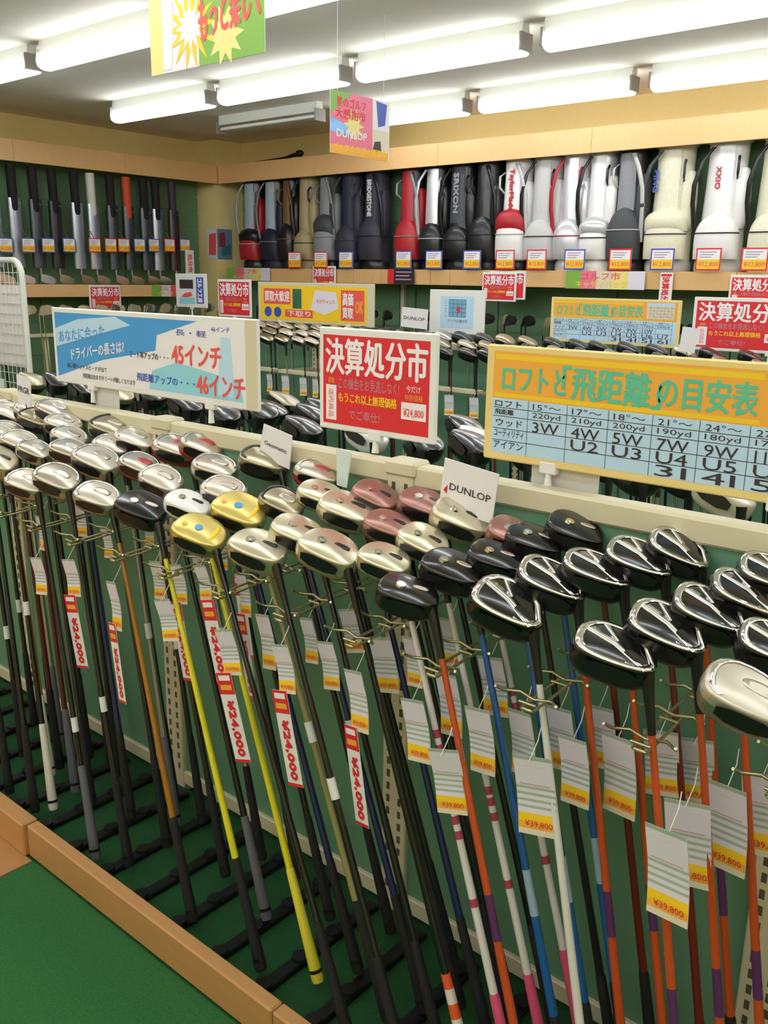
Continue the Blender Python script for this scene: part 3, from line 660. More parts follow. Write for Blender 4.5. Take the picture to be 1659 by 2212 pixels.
# ------------------------------------------------------------------ golf bags
def bag(x, main, base, pocket, accent, label, w_=.26, lean=0, letters=None, rz=0, strapc=None, tall=.93, band_=None):
    t = thing('golf_bag', label, 'golf bag', (x, 6.325, 1.674), rz)
    rx, ry = w_/2*1.14, .125
    mb = MB()
    def ring(z, k, dx=0): return [(rx*k*math.cos(a)+dx, ry*k*math.sin(a), z) for a in (2*math.pi*i/16 for i in range(16))]
    H = tall
    mb.loft([ring(.05, .94), ring(.2, .93), ring(.45, .86), ring(.7, .80), ring(H-.1, .82, lean)]); mb.build('body', main, t)
    mb = MB(); mb.loft([ring(0, 1.0), ring(.02, 1.04), ring(.06, 1.02), ring(.075, .96)]); mb.build('base_cup', base, t)
    mb = MB(); mb.loft([ring(H-.11, .86, lean), ring(H-.09, .98, lean), ring(H-.015, 1.02, lean), ring(H, .98, lean)]); mb.build('top_cuff', base, t)
    # domed ball pocket low on the front, with a band over it and a zip round its edge
    k0 = int(abs(x)*100) % 4; pk = (.30, .34, .27, .36)[k0]; sg = 1 if k0 % 2 else -1
    def dome(grow, z0, z1, name, m):
        mb = MB(); n = 10; rings = []
        for i in range(n):
            f = i/(n-1); hw = rx*.93*grow*math.sqrt(max(.02, 1-max(0, (f-.45)/.56)**2)); dp = .085*grow*math.sqrt(max(.03, 1-(abs(f-.42)/.62)**2))
            rings.append([(hw*math.copysign(abs(math.cos(a))**.8, math.cos(a)), -ry*.62-dp*max(0, math.sin(a))**.7, z0+(z1-z0)*f) for a in (math.pi*k/10 for k in range(11))])
        mb.loft(rings, cap=False, closed=False); mb.build(name, m, t); return rings
    rings = dome(1, .085, .085+pk, 'ball_pocket', pocket)
    if band_ is not None: dome(1.03, .085+pk*.62, .085+pk*1.12, 'pocket_band', band_)
    mb = MB(); mb.tube([(p[0]*1.0, p[1]-.004, p[2]) for p in rings[5][::1]], .0045, 6); mb.build('zip', strapc or BLACK, t)
    # tall front panel
    mb = MB(); pr = []
    for i in range(6):
        f = i/5; z = .37+(H-.5)*f; k = .86-.05*f
        pr.append([(rx*k*math.cos(a)*1.03+lean*f, -ry*k*math.sin(a)*1.06, z) for a in (R(58+64*j/5) for j in range(6))])
    mb.loft(pr, cap=False, closed=False); mb.build('front_panel', accent, t)
    # side pocket bulge and shoulder strap with buckle
    mb = MB(); mb.blob((rx*.80, -ry*.35, .47), .05, .06, .2, e=.7); mb.build('side_pocket', pocket, t)
    mb = MB(); pts = [(sg*rx*.35, -ry*.95, H-.14), (sg*rx*.75, -ry*1.15, .70), (sg*rx*1.02, -ry*1.1, .56), (sg*rx*1.05, -ry*1.0, .44), (sg*rx*.98, -ry*.8, .30), (sg*rx*.92, -ry*.6, .2)]
    mb.loft([[(px-.016, py, pz), (px+.016, py-.004, pz+.004), (px+.016, py-.01, pz+.004), (px-.016, py-.006, pz)] for px, py, pz in pts]); mb.build('shoulder_strap', strapc or BLACK, t)
    mb = MB(); mb.tube([(-sg*rx*.6, -ry*.6, H-.2), (-sg*rx*.7, -ry*.98, H-.23), (-sg*rx*.7, -ry*.98, H-.31), (-sg*rx*.6, -ry*.6, H-.35)], .009, 8); mb.build('handle', strapc or BLACK, t)
    if letters:
        s, m = letters[:2]; mb = MB(); cx_ = rx*(letters[2] if len(letters) > 2 else 0); hh = .07 if len(letters) > 2 else .15; mb.text(s, cx_-rx*(.16 if hh > .1 else .1), cx_+rx*(.16 if hh > .1 else .1), .6-hh, .6+hh, -ry*.95, 0, .02, rot=90); mb.build('lettering', m, t)
    return t
def F(n, rgb, r=.55): return M(n, rgb, r, noise=.12, scale=60, bump=.15)
bk = M('bag_black', (26, 26, 29), .35, noise=.2, scale=60, bump=.2, coat=.15); nv = F('bag_navy', (30, 32, 52)); rd = F('bag_red', (176, 34, 44), .4); kh = F('bag_khaki', (168, 152, 112)); gr = F('bag_grey', (138, 140, 144))
wh = M('bag_white', (232, 230, 228), .3, noise=.03, scale=30, bump=.1, coat=.3); cr = F('bag_cream', (226, 222, 196), .4); sv = M('bag_silver', (206, 206, 210), .25, .3, noise=.06, scale=30, bump=.1); lg = F('bag_light_grey', (196, 194, 194), .4)
lb = F('bag_pale_blue', (170, 186, 200)); dg = F('bag_dark_grey', (64, 66, 70)); br = F('bag_brown', (122, 88, 50)); ch = M('bag_check', (52, 50, 64), .6, noise=.35, scale=40, stretch=(3, 3, 1))
bag(-7.06, bk, bk, rd, lb, 'black golf bag with red pocket and pale blue panel beside the pillar', .25, strapc=lb, band_=bk)
bag(-6.76, bk, nv, nv, lb, 'navy based black golf bag with pale blue panel, second from the pillar', .25, strapc=gr)
bag(-6.53, bk, bk, bk, br, 'slim black golf bag with a brown orange panel, third from the pillar', .19, strapc=br)
bag(-6.30, kh, kh, kh, kh, 'plain khaki golf bag', .22, strapc=bk)
bag(-6.03, dg, bk, gr, gr, 'charcoal golf bag with light grey panel right of the khaki one', .23, strapc=gr, band_=dg)
bag(-5.76, ch, nv, ch, nv, 'dark checked navy golf bag without lettering', .24, strapc=dg)
bag(-5.47, ch, bk, ch, ch, 'dark checked golf bag with vertical white lettering left of the pale upright', .25, letters=('BRIDGESTONE', lg), strapc=bk)
bag(-5.06, bk, bk, rd, rd, 'black golf bag with bright red panels right of the pale upright', .24, strapc=gr)
bag(-4.80, bk, bk, bk, sv, 'black golf bag with a shiny silver crescent panel', .23, strapc=sv)
bag(-4.54, bk, bk, bk, dg, 'large black golf bag with faint grey lettering', .25, letters=('SRIXON', gr))
bag(-4.29, bk, bk, bk, bk, 'plain black golf bag left of the white and red one', .23)
bag(-4.02, wh, bk, wh, wh, 'white golf bag with red lettering and red band', .25, letters=('TaylorMade', rd), strapc=lg, band_=rd)
bag(-3.76, lg, dg, lg, lg, 'light grey golf bag right of the white and red one', .25, strapc=bk)
bag(-3.52, wh, sv, sv, sv, 'silver white golf bag with a round shiny pocket', .22, strapc=rd)
bag(-3.30, sv, wh, wh, wh, 'pearl white golf bag left of the black and grey one', .22, strapc=bk, band_=sv)
bag(-3.07, bk, bk, dg, gr, 'black golf bag with grey striped panel and grey pocket', .24, strapc=lg)
bag(-2.76, cr, lg, cr, cr, 'large cream golf bag with small blue marks', .28, band_=cr, letters=('PING', DBLUE, -.55), strapc=dg)
bag(-2.40, wh, lg, wh, wh, 'white golf bag with red lettering and a red inner side', .28, letters=('XXIO', rd, -.1), strapc=bk)
bag(-2.05, cr, cr, cr, cr, 'cream golf bag at the right edge of the photo', .26, strapc=bk)
# ------------------------------------------------------------------ signs
def frame_sign(name, label, loc, rz, W, H, cat='sign', depth=.012, holder=True, border=WPLAST):
    stem = max(.05, loc[2]-1.2)
    t = thing(name, label, cat, loc, rz)
    mb = MB(); mb.bbox(-.008, W+.008, 0, depth, -.008, H+.008, .003); mb.build('board', border, t)
    if holder:
        for x in (W*.5,) if W < .5 else (W*.2, W*.8):
            mb = MB(); mb.bbox(x-.02, x+.02, -.002, depth+.004, -.022, .004, .003); mb.tube([(x, depth/2, -.02), (x, depth/2, -stem)], [.006, .009], 8); mb.build('sign_clip', WPLAST, t)
    return t
def red_sign(label, loc, rz, W, H, holder=True, detail=True, name='sale_sign'):
    t = frame_sign(name, label, loc, rz, W, H, holder=holder)
    mb = MB(); mb.rect(.02*W, .97*W, .03*H, .96*H, -.0006, 0); mb.build('red_field', RED, t)
    mb = MB(); mb.text('決算処分市', .05*W, .95*W, .56*H, .93*H, -.0012, 0, .03); mb.build('headline_lettering', WPRINT, t)
    mb = MB(); mb.text('もうこれ以上無理価格', .17*W, .70*W, .27*H, .37*H, -.0012, 0, .03); mb.build('slogan_lettering', YEL, t)
    if detail:
        mb = MB(); mb.text('この機会をお見逃しなく!', .17*W, .72*W, .41*H, .53*H, -.0012, 0, .0); mb.text('でご奉仕!', .27*W, .55*W, .10*H, .20*H, -.0012, 0, .0); mb.build('small_lettering', GREY, t)
        mb = MB(); mb.rect(.05*W, .15*W, .07*H, .44*H, -.0012, 0); mb.text('店内商品', .075*W, .125*W, .1*H, .40*H, -.0018, 1, rot=90); mb.text('超', .07*W, .13*W, .46*H, .52*H, -.0012, 2); mb.build('side_box', [WPRINT, REDL, ORG], t)
        mb = MB(); mb.rect(.74*W, .95*W, .18*H, .35*H, -.0012, 0); mb.text('¥24,800', .76*W, .93*W, .20*H, .29*H, -.0018, 1, .02); mb.text('特別価格', .77*W, .92*W, .37*H, .43*H, -.0012, 3); mb.text('今だけ', .78*W, .9*W, .45*H, .52*H, -.0012, 0)
        mb.build('price_box', [WPRINT, REDL, ORG, ORG], t)
    return t
Ysn = 1.60
red_sign('large red sale sign standing on the near rack between blue and orange signs', (-1.56, Ysn, 1.247), 0, .345, .23)
def loft_sign(label, loc, W, H, big):
    t = frame_sign('loft_chart_sign', label, loc, 0, W, H, border=M('sign_yellow_edge', (240, 214, 140), .4))
    mb = MB(); mb.rect(.015*W, .985*W, .55*H, .98*H, -.0006, 0); mb.rect(.015*W, .985*W, .04*H, .55*H, -.0006, 1); mb.rect(.76*W, .965*W, .60*H, .90*H, -.001, 2); mb.rect(.76*W, .965*W, .90*H, .96*H, -.001, 3)
    mb.rect(.02*W, .74*W, .905*H, .955*H, -.0009, 4); mb.rect(.02*W, .74*W, .56*H, .60*H, -.0009, 4)
    mb.build('printed_fields', [ORG, LBLUE, CREAMP, LBLUE, YEL], t)
    mb = MB()
    mb.text('ロフトと', .045*W, .24*W, .63*H, .85*H, -.0014, 0, .03); mb.text('「飛距離」', .23*W, .50*W, .60*H, .89*H, -.0014, 0, .03); mb.text('の目安表', .49*W, .73*W, .62*H, .88*H, -.0014, 0, .03)
    mb.build('headline_lettering', TEAL, t)
    mb = MB()
    for r_ in range(4):
        for c_ in range(7): mb.text('170' if (r_+c_) % 2 else '21°', (.78+.026*c_)*W, (.798+.026*c_)*W, (.63+.065*r_)*H, (.67+.065*r_)*H, -.0014, 0)
    mb.text('ロフト', .025*W, .11*W, .475*H, .53*H, -.0014, 0, .02); mb.text('飛距離', .025*W, .085*W, .40*H, .45*H, -.0014, 0, .03); mb.text('ウッド', .03*W, .115*W, .29*H, .36*H, -.0014, 0, .01)
    mb.text('ユーティリティ', .025*W, .12*W, .19*H, .26*H, -.0014, 0, .01); mb.text('アイアン', .025*W, .12*W, .08*H, .15*H, -.0014, 0, .01)
    cols = [.135+.118*k for k in range(7)]; wd = ['3W', '4W', '5W', '7W', '9W', '11W', '']; ut = ['', 'U2', 'U3', 'U4', 'U5', 'U6', 'U7']; ir = ['', '', '', '3I', '4I', '5I', '6I']
    deg = ['15°', '17°', '18°', '21°', '24°', '27°', '30°']; yd = ['220', '210', '200', '190', '180', '170', '160']
    for k, c_ in enumerate(cols):
        if c_ > .9: continue
        mb.text(deg[k]+'〜', (c_+.01)*W, (c_+.095)*W, .475*H, .53*H, -.0014, 0); mb.text(yd[k]+'yd', (c_+.01)*W, (c_+.095)*W, .39*H, .45*H, -.0014, 0)
        for row, z in ((wd, .27), (ut, .16), (ir, .05)):
            if row[k]: mb.text(row[k], (c_+.012)*W, (c_+.092)*W, z*H, (z+.095)*H, -.0014, 0, .005)
    for k in range(8): mb.rect((.13+.118*k)*W, (.1315+.118*k)*W, .04*H, .55*H, -.001, 0)
    for z in (.155, .265, .38, .46): mb.rect(.02*W, .96*W, z*H, (z+.006)*H, -.001, 0)
    mb.build('table_lettering', INK, t)
loft_sign('large orange and pale blue chart sign on the near rack, cut by the right edge', (-1.068, Ysn, 1.238), .76, .225, True)
loft_sign('smaller looking orange loft chart sign on the middle rack', (-2.86, 4.935, 1.255), .80, .245, False)
# blue driver length sign
W, H = .985, .225
bs = frame_sign('length_guide_sign', 'long blue and white club length sign standing on the near rack at left', (-2.785, Ysn, 1.26), 0, W, H)
mb = MB(); mb.rect(.01*W, .965*W, .03*H, .97*H, -.0006, 0)
mb.poly([(.01*W, .97*H), (.01*W, .05*H), (.28*W, .36*H), (.56*W, .56*H), (.57*W, .76*H), (.76*W, .97*H)][::-1], -.0010, 1)
mb.poly([(.012*W, .48*H), (.24*W, .69*H), (.44*W, .86*H), (.36*W, .96*H), (.15*W, .89*H), (.012*W, .74*H)], -.0014, 3)
mb.poly([(.52*W, .05*H), (.95*W, .05*H), (.93*W, .30*H), (.66*W, .44*H), (.54*W, .30*H)], -.0010, 2)
mb.poly([(.84*W, .10*H), (.91*W, .10*H), (.90*W, .80*H), (.86*W, .80*H)], -.0012, 3)
mb.build('printed_fields', [WHITE, BLUE, CYAN, LBLUE], bs)
mb = MB(); mb.text('ドライバーの長さは?', .10*W, .40*W, .40*H, .56*H, -.002, 0, .03, rise=.14); mb.build('white_lettering', WPRINT, bs)
mb = MB(); mb.text('あなたに合った', .03*W, .30*W, .61*H, .78*H, -.0018, 0, .02, rise=.12); mb.build('sky_blue_lettering', BLUE, bs)
mb = MB(); mb.text('45インチ', .64*W, .86*W, .42*H, .68*H, -.0018, 0, .04); mb.text('46インチ', .75*W, .955*W, .08*H, .34*H, -.0018, 0, .04); mb.build('red_lettering', REDL, bs)
mb = MB(); mb.text('ミート率アップの・・・・', .43*W, .64*W, .44*H, .53*H, -.0018, 0, .02)
mb.text('長い程ヘッドスピードが出て', .07*W, .30*W, .19*H, .26*H, -.0018, 0, .01); mb.text('飛距離は出ますが ミートが難しくなります', .16*W, .45*W, .07*H, .14*H, -.0018, 0, .01); mb.build('black_lettering', INK, bs)
mb = MB(); mb.text('飛距離アップの・・・', .46*W, .74*W, .14*H, .25*H, -.0018, 0, .02); mb.text('長・軽', .66*W, .80*W, .78*H, .86*H, -.0018, 0); mb.text('46インチ', .82*W, .9*W, .86*H, .92*H, -.0018, 0); mb.build('blue_lettering', DBLUE, bs)
mb = MB(); mb.rect(.96*W, W+.006, -.004, H+.004, -.0008, 0); mb.build('edge_strip', CREAM, bs)
# smaller red sale signs further off
red_sign('red sale sign on the middle rack left of the yellow banner', (-5.99, 4.935, 1.287), 0, .39, .28)
red_sign('red sale sign at the right edge on the middle rack', (-1.975, 4.935, 1.257), 0, .52, .265)
red_sign('small red sale sign hanging from the bag shelf above the yellow banner', (-6.05, 6.10, 1.498), 0, .27, .195, False)
red_sign('small red sale sign hanging from the bag shelf right of the white map sign', (-4.17, 6.10, 1.448), 0, .30, .205, False)
red_sign('second small red sale sign close behind the one right of the white map sign', (-4.12, 6.12, 1.465), 0, .32, .195, False, False)
red_sign('small red sale sign hanging from the bag shelf at the right edge', (-2.22, 6.10, 1.44), 0, .34, .21, False)
red_sign('small red sale sign on the left wall shelf edge above the blue sign', (-7.385, 4.62, 1.29), R(90), .31, .205, False)
nb = frame_sign('narrow_sale_strip', 'narrow red and white strip hanging from the bag shelf right of the colourful shelf banner', (-2.70, 6.10, 1.455), 0, .075, .205, holder=False)
mb = MB(); mb.text('決算処分', .012, .062, .02, .185, -.001, 0, .02, rot=90); mb.rect(.0, .075, .188, .205, -.001, 0); mb.build('lettering', RED, nb)
nb = frame_sign('narrow_sale_strip', 'narrow pink and white strip hanging beside the pillar at the end of the left wall', (-7.385, 5.70, 1.60), R(90), .085, .23, holder=False)
mb = MB(); mb.text('処分市', .015, .07, .03, .2, -.001, 0, .02, rot=90); mb.build('lettering', REDL, nb)
# yellow banner
W, H = 1.2, .285
yb = frame_sign('sale_banner', 'yellow banner with red boxes on the middle rack', (-5.50, 4.935, 1.268), 0, W, H, border=CREAM)
mb = MB(); mb.rect(.02*W, .95*W, .04*H, .94*H, -.0006, 0); mb.rect(.05*W, .30*W, .45*H, .86*H, -.001, 1); mb.rect(.32*W, .40*W, .35*H, .86*H, -.001, 4); mb.rect(.74*W, .93*W, .1*H, .86*H, -.001, 1)
mb.poly([(.48*W, .35*H), (.60*W, .22*H), (.72*W, .4*H), (.70*W, .8*H), (.52*W, .85*H)], -.001, 2); mb.rect(.25*W, .5*W, .12*H, .32*H, -.001, 1)
for c_ in (.09, .18):
    mb.poly([(c_*W+.035*W*math.cos(a), .24*H+.14*H*math.sin(a)) for a in (2*math.pi*k/12 for k in range(12))], -.001, 3)
mb.build('printed_fields', [YEL, REDL, LILAC, DBLUE, flat('print_forest', (60, 104, 84))], yb)
mb = MB(); mb.text('買取大歓迎', .06*W, .29*W, .52*H, .80*H, -.0014, 0, .03); mb.text('高価', .755*W, .84*W, .48*H, .80*H, -.0014, 0, .03); mb.text('買取', .755*W, .84*W, .16*H, .42*H, -.0014, 0, .03); mb.text('下取り', .27*W, .48*W, .15*H, .29*H, -.0014, 0, .02); mb.build('white_lettering', WPRINT, yb)
mb = MB(); mb.text('今がチャンス', .53*W, .69*W, .5*H, .62*H, -.0014, 0, .02); mb.text('OK', .86*W, .92*W, .3*H, .6*H, -.0014, 1, .03); mb.build('orange_lettering', [REDL, ORG], yb)
# white map-like sign
W, H = .43, .265
ws = frame_sign('guide_sign', 'white sign with a pale blue chart and red star on the middle rack', (-3.79, 4.935, 1.262), 0, W, H)
mb = MB(); mb.rect(.2*W, .82*W, .1*H, .88*H, -.0006, 0); mb.rect(.36*W, .68*W, .38*H, .80*H, -.001, 1)
for k in range(5): mb.rect((.36+.08*k)*W-.001, (.36+.08*k)*W+.001, .38*H, .8*H, -.0014, 2); mb.rect(.36*W, .68*W, (.38+.105*k)*H-.001, (.38+.105*k)*H+.001, -.0014, 2)
mb.poly([(.54*W+.05*W*(1 if k % 2 else .45)*math.cos(k*math.pi/5), .56*H+.12*H*(1 if k % 2 else .45)*math.sin(k*math.pi/5)) for k in range(10)], -.0018, 3)
mb.build('printed_fields', [LBLUE, flat('print_steel_blue', (120, 176, 204)), INK, RED], ws)
mb = MB(); mb.text('クラブの選び方', .34*W, .72*W, .24*H, .32*H, -.0014, 0); mb.text('ヘッドスピード', .28*W, .32*W, .36*H, .8*H, -.0014, 0, rot=90); mb.build('lettering', INK, ws)
# blue white picture sign at the left
W, H = .40, .262
ps = frame_sign('photo_sign', 'blue and white picture sign on the left end of the middle rack', (-6.55, 4.935, 1.345), 0, W, H)
mb = MB(); mb.rect(.1*W, .6*W, .5*H, .9*H, -.0006, 0); mb.rect(.1*W, .62*W, .08*H, .28*H, -.0006, 1); mb.rect(.68*W, .92*W, .1*H, .92*H, -.0006, 2); mb.rect(.12*W, .58*W, .56*H, .84*H, -.001, 3)
mb.poly([(.15*W, .3*H), (.35*W, .28*H), (.55*W, .34*H), (.5*W, .46*H), (.3*W, .42*H)], -.001, 4); mb.build('printed_fields', [LILAC, CYAN, DBLUE, INK, REDL], ps)
mb = MB(); mb.text('ゴルフ工房', .72*W, .88*W, .14*H, .88*H, -.001, 0, .02, rot=90); mb.build('lettering', WPRINT, ps)
# white maker cards stuck between the heads
def maker_card(px, py, z0, w_, h_, rz, tilt, label, txt=None, size=(.15, .85, .32, .46), mark=False, loc=None, m=WHITE, sides=0):
    t = thing('maker_card', label, 'card', loc, rz)
    rot = Matrix.Rotation(tilt, 3, 'Y')
    mb = MB(); tp = .14*w_*sides
    q = [(tp, 0), (w_-tp, 0), (w_, h_), (0, h_)]
    vs = [rot @ Vector((x, 0, z)) for x, z in q]+[rot @ Vector((x, .002, z)) for x, z in q]
    mb.add(vs, [(0, 1, 2, 3), (7, 6, 5, 4), (0, 4, 5, 1), (1, 5, 6, 2), (2, 6, 7, 3), (3, 7, 4, 0)]); mb.build('card', m, t)
    if txt:
        mb = MB(); mb.text(txt, size[0]*w_, size[1]*w_, size[2]*h_, size[3]*h_, -.001, 0, .02); 
        if mark: mb.poly([(.05*w_, .36*h_), (.12*w_, .30*h_), (.12*w_, .48*h_)], -.001, 1)
        mb.v = [tuple(rot @ Vector(v)) for v in mb.v]; mb.build('lettering', [INK, RED], t)
    mb = MB(); mb.tube([(w_*.5, .003, .01), (w_*.5, .012, -.06)], .003, 6); mb.build('wire_stem', WIRE, t)
    return t
def oy(x, y, Y): d = ray(x, y); return Vector((0, 0, 1.6))+d*(Y/d.y)
def put_card(label, bl, wpx_pt, top, Y, **k):      # corners as seen, on the plane y = Y
    a = oy(*bl, Y); b = oy(*wpx_pt, Y); c = oy(*top, Y)
    w_ = (Vector((b.x-a.x, 0, b.z-a.z))).length; h_ = (Vector((c.x-a.x, 0, c.z-a.z))).length
    tl = -math.atan2(b.z-a.z, b.x-a.x)
    maker_card(0, 0, 0, w_, h_, 0, tl, label, loc=(a.x, Y, a.z), **k)
put_card('tilted white card with black capitals and a small red mark before the near rail', (948, 1092), (1062, 1132), (965, 990), 1.50, txt='DUNLOP', mark=True, size=(.16, .92, .40, .54))
put_card('white card with dark letters beneath the gap between blue and red signs', (562, 985), (622, 1013), (558, 912), 1.54, txt='Geomatic', size=(.1, .9, .42, .54), sides=-.3)
put_card('white glittering card behind the red crowned club head', (722, 1046), (754, 1056), (706, 968), 1.53, m=M('glitter_white', (216, 230, 226), .3, noise=.1, scale=30), sides=1.2)
put_card('small white card with four dark capitals near the left edge', (38, 868), (68, 878), (34, 808), 1.50, txt='PRGR', size=(.1, .9, .4, .62), sides=.3)
put_card('blank pale card under the left end of the blue sign', (207, 880), (258, 892), (204, 815), 1.615, m=M('card_back', (206, 202, 198), .6))
put_card('blank pale card hanging below the orange chart sign on the near rack', (1146, 1062), (1290, 1088), (1140, 985), 1.62, m=M('card_back', (206, 202, 198), .6))
put_card('small lettered white card on the middle rack beside the white chart sign', (866, 705), (922, 712), (874, 664), 4.6, txt='DUNLOP', size=(.1, .9, .4, .56))
put_card('blank white card on the middle rack between orange chart and red sale sign', (1466, 758), (1500, 763), (1464, 705), 4.6)
ac = MB(); ac.box(0, .11, 0, .003, 0, .08); ac.box(0, .11, .0, .04, -.004, 0)
p_ = oy(-20, 860, 1.62); tag(ac.build('acrylic_stand', CLEAR, None, (p_.x, 1.62, p_.z)), 'clear acrylic card stand at the left edge behind the silver heads', 'card stand')
# shelf edge banners
def strip_banner(label, loc, rz, W, H, cols, txt):
    t = thing('shelf_banner', label, 'banner', loc, rz)
    mb = MB(); mb.box(0, W, 0, .002, 0, H); mb.build('strip', WHITE, t)
    mb = MB(); n = len(cols)
    for k, c in enumerate(cols): mb.poly([(W*k/n, 0), (W*(k+1)/n, 0), (W*(k+1)/n, H), (W*k/n, H)], -.0005, k)
    mb.build('printed_fields', cols, t)
    mb = MB(); mb.text(txt, .14*W, .8*W, .08*H, .46*H, -.001, 0, .03); mb.text('ゴルフ市', .2*W, .7*W, .52*H, .92*H, -.001, 1, .03); mb.build('lettering', [YEL, REDL], t)
strip_banner('pink and yellow banner strip on the shelf edge beside the pillar', (-7.26, 6.105, 1.56), 0, .62, .12, [GREEN, PINK, CREAMP, PALEY, LILAC], 'キャディバッグ')
strip_banner('colourful banner strip on the bag shelf edge above the orange chart', (-3.44, 6.105, 1.55), 0, .62, .125, [GREEN, PINK, CREAMP, PALEY, LILAC], 'キャディバッグ')
strip_banner('green and red banner strip at the end of the left wall shelf', (-7.385, 5.28, 1.4), R(90), .44, .105, [GREEN, LILAC, REDL, REDL], 'クラブ')
dkb = thing('shelf_banner', 'black strip with a red square on the bag shelf edge', 'banner', (-5.16, 6.105, 1.56))
mb = MB(); mb.box(0, .29, 0, .002, 0, .12); mb.rect(0, .07, 0, .12, -.0006, 1); mb.rect(.09, .26, .03, .04, -.0006, 2); mb.rect(.09, .24, .06, .07, -.0006, 2); mb.rect(.09, .26, .09, .1, -.0006, 2); mb.build('strip', [flat('print_night', (40, 38, 48)), RED, GREY], dkb)
# folded photo poster on the corner pillar
mb = MB(); pz0, pz1 = 1.765, 2.06
mb.add([(-7.62, 6.146, pz0), (-7.456, 6.146, pz0), (-7.456, 6.146, pz1), (-7.62, 6.146, pz1)], [(0, 1, 2, 3)], 0)
mb.add([(-7.456, 6.146, pz0), (-7.456, 6.34, pz0), (-7.456, 6.34, pz1), (-7.456, 6.146, pz1)], [(0, 1, 2, 3)], 1)
mb.add([(-7.59, 6.145, pz0+.04), (-7.48, 6.145, pz0+.04), (-7.47, 6.145, pz1-.04), (-7.58, 6.145, pz1-.05)], [(0, 1, 2, 3)], 2)
mb.add([(-7.455, 6.17, pz0+.12), (-7.455, 6.25, pz0+.12), (-7.455, 6.25, pz1-.03), (-7.455, 6.17, pz1-.04)], [(0, 1, 2, 3)], 3)
mb.add([(-7.455, 6.2, pz0+.03), (-7.455, 6.32, pz0+.05), (-7.455, 6.32, pz0+.16), (-7.455, 6.2, pz0+.1)], [(0, 1, 2, 3)], 4)
tag(mb.build('poster', [LILAC, flat('print_slate', (110, 140, 160)), REDL, flat('print_wine', (150, 60, 70)), flat('print_petrol', (60, 120, 140))]), 'small red and blue photo poster folded around the corner pillar', 'poster')
# ------------------------------------------------------------------ hanging ceiling posters
def strings(t, pts, top):
    for x, y, z in pts:
        mb = MB(); mb.tube([(x, y, z), (x, y, top)], .0012, 5); mb.build('string', WHITE, t)
def burst(mb, cx, cz, r1, r2, n, y, mi, ax=1):
    mb.poly([(cx+ax*(r1 if k % 2 else r2)*math.cos(k*math.pi/n), cz+(r1 if k % 2 else r2)*math.sin(k*math.pi/n)) for k in range(2*n)], y, mi)
W, H = .56, .46
t = thing('hanging_poster', 'bright poster with red characters and a yellow burst hanging from the ceiling, nearest', 'poster', (-2.74, 2.0, 2.245), 0)
mb = MB(); mb.box(0, W, 0, .002, 0, H); mb.build('sheet', WHITE, t)
mb = MB(); mb.rect(.45*W, W, 0, .45*H, -.0005, 0); mb.rect(.3*W, W, .62*H, H, -.0005, 1); mb.rect(0, .12*W, 0, .5*H, -.0006, 2); mb.poly([(.13*W, .62*H), (.27*W, .62*H), (.30*W, .95*H), (.12*W, .98*H)], -.0008, 3); mb.poly([(.12*W, .9*H), (.30*W, .9*H), (.28*W, H), (.13*W, H)], -.001, 4)
mb.rect(.0, .1*W, .55*H, H, -.0008, 7); burst(mb, .38*W, .26*H, .06, .13, 14, -.001, 5); burst(mb, .38*W, .26*H, .04, .075, 12, -.0014, 6); burst(mb, .68*W, .16*H, .05, .09, 10, -.0009, 2)
mb.poly([(.12*W, .02*H), (.2*W, .02*H), (.24*W, .55*H), (.15*W, .6*H)], -.0012, 6)
mb.build('printed_fields', [GREEN, BLUE, PALEY, RED, INK, YEL, WPRINT, CREAMP], t)
mb = MB(); mb.text('もっと楽しく', .46*W, .97*W, .18*H, .48*H, -.0018, 0, .03, rise=.15); mb.text('飛びが楽', .5*W, .9*W, .50*H, .80*H, -.0018, 0, .03, rise=.15); mb.build('red_lettering', REDL, t)
mb = MB(); mb.text('Gyuuun', .3*W, .7*W, .66*H, .92*H, -.002, 0, .05, rise=.2); mb.build('white_lettering', WPRINT, t)
strings(t, [(.05, 0, H), (W-.05, 0, H)], ZC-2.245)
W, H = .45, .29
t = thing('hanging_poster', 'smaller colourful poster in pink blue and yellow hanging before the wooden fascia', 'poster', (-3.3, 3.45, 2.2), R(90))
mb = MB(); mb.box(0, W, 0, .002, 0, H); mb.build('sheet', WHITE, t)
mb = MB(); mb.rect(0, .7*W, 0, H, -.0004, 0); mb.poly([(0, H), (0, .62*H), (.18*W, .8*H), (.35*W, H)], -.0008, 1); mb.poly([(0, .58*H), (0, .35*H), (.34*W, .3*H), (.3*W, .46*H)], -.0008, 2); mb.rect(0, .98*W, 0, .14*H, -.0008, 3)
burst(mb, .38*W, .5*H, .04, .08, 10, -.001, 4); mb.poly([(.8*W, .55*H), (.92*W, .6*H), (.95*W, .95*H), (.76*W, .98*H)], -.0008, 5); mb.rect(.7*W, W, .14*H, .5*H, -.0006, 6); mb.poly([(.7*W, .14*H), (.86*W, .14*H), (.84*W, .32*H), (.74*W, .3*H)], -.001, 7)
mb.build('printed_fields', [PINK, GREEN, BLUE, ORG, PALEY, DBLUE, CREAMP, INK], t)
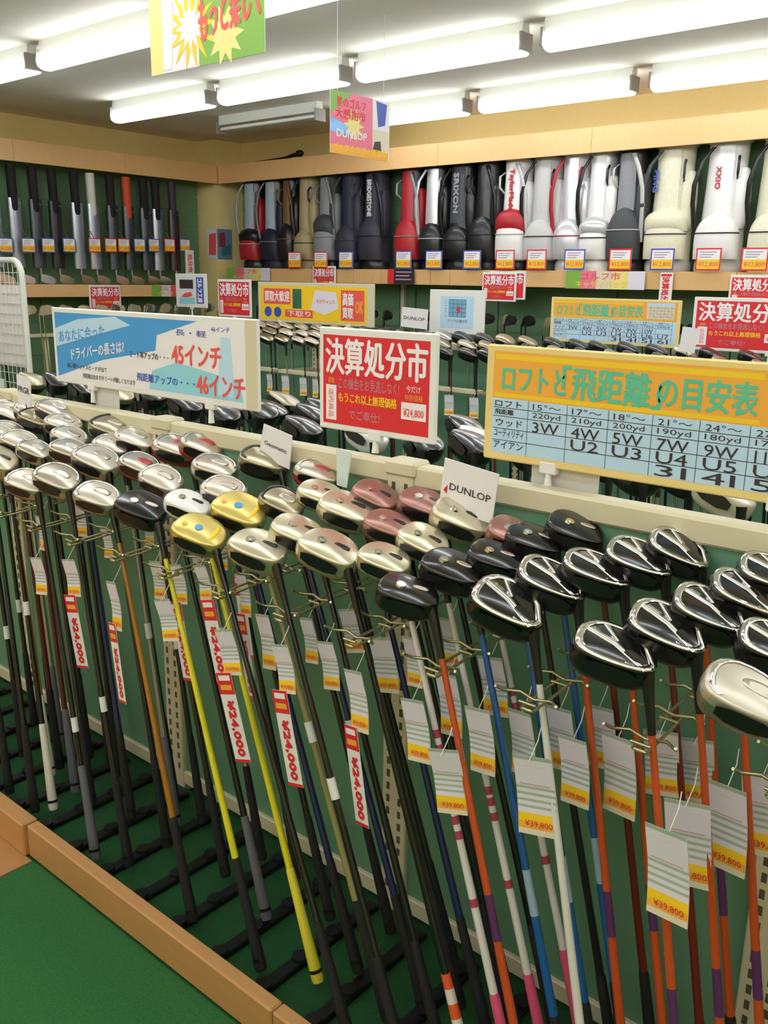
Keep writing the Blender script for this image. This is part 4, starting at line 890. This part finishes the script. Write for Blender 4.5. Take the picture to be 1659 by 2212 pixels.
mb = MB(); mb.text('夏のゴルフ', .1*W, .58*W, .76*H, .92*H, -.0014, 0, .03); mb.text('大感謝市', .08*W, .58*W, .58*H, .74*H, -.0014, 0, .03); mb.build('red_lettering', RED, t)
mb = MB(); mb.text('DUNLOP', .1*W, .6*W, .28*H, .40*H, -.0014, 0, .04); mb.build('white_lettering', WPRINT, t)
mb = MB(); mb.text('ゴルフクラブの買取中', .05*W, .95*W, .05*H, .17*H, -.0014, 0, .04); mb.build('yellow_lettering', YEL, t)
strings(t, [(.05, 0, H), (W-.05, 0, H)], ZC-2.2)
# ------------------------------------------------------------------ white wire grid stand at the left
gs = thing('wire_grid_stand', 'white wire grid stand with round corner at the left edge', 'grid stand', (-5.95, 2.7, 0))
def gy(s): return 0
mb = MB(); pts = [(0, 0, .02), (0, 0, 1.58)]+[(.09-.09*math.cos(a), 0, 1.58+.09*math.sin(a)) for a in (R(15*k) for k in range(1, 7))]
pts += [(.86+.09*math.sin(a), 0, 1.58+.09*math.cos(a)) for a in (R(15*k) for k in range(0, 7))]+[(.95, 0, .02)]
mb.tube(pts, .017, 10); mb.build('tube_frame', WMETAL, gs)
mb = MB()
for k in range(1, 19): mb.tube([(.05*k, 0, .12), (.05*k, 0, 1.655)], .0022, 5)
for k in range(26): mb.tube([(.0, .003, .15+.058*k), (.95, .003, .15+.058*k)], .0022, 5)
o = mb.build('wire_mesh', WMETAL, gs)
for z0, h_ in ((1.06, .47),):
    mb = MB(); mb.box(.45, .925, .012, .014, z0, z0+h_); mb.build('white_sheet', WHITE, gs)
for x in (0, .95):
    mb = MB(); mb.tube([(x, -.22, .018), (x, .22, .018)], .015, 8); mb.build('foot', WMETAL, gs)
# dark object lying on top of the fascia
mb = MB(); mb.tube([(0, 0, .02), (.45, -.02, .03), (.62, -.03, .05)], [.008, .012, .02], 8); mb.blob((.66, -.03, .055), .05, .03, .03)
tag(mb.build('spare_club', BLACK, None, (-7.0, 6.25, 2.645)), 'dark spare club lying on top of the back wall fascia near the pillar', 'golf club')
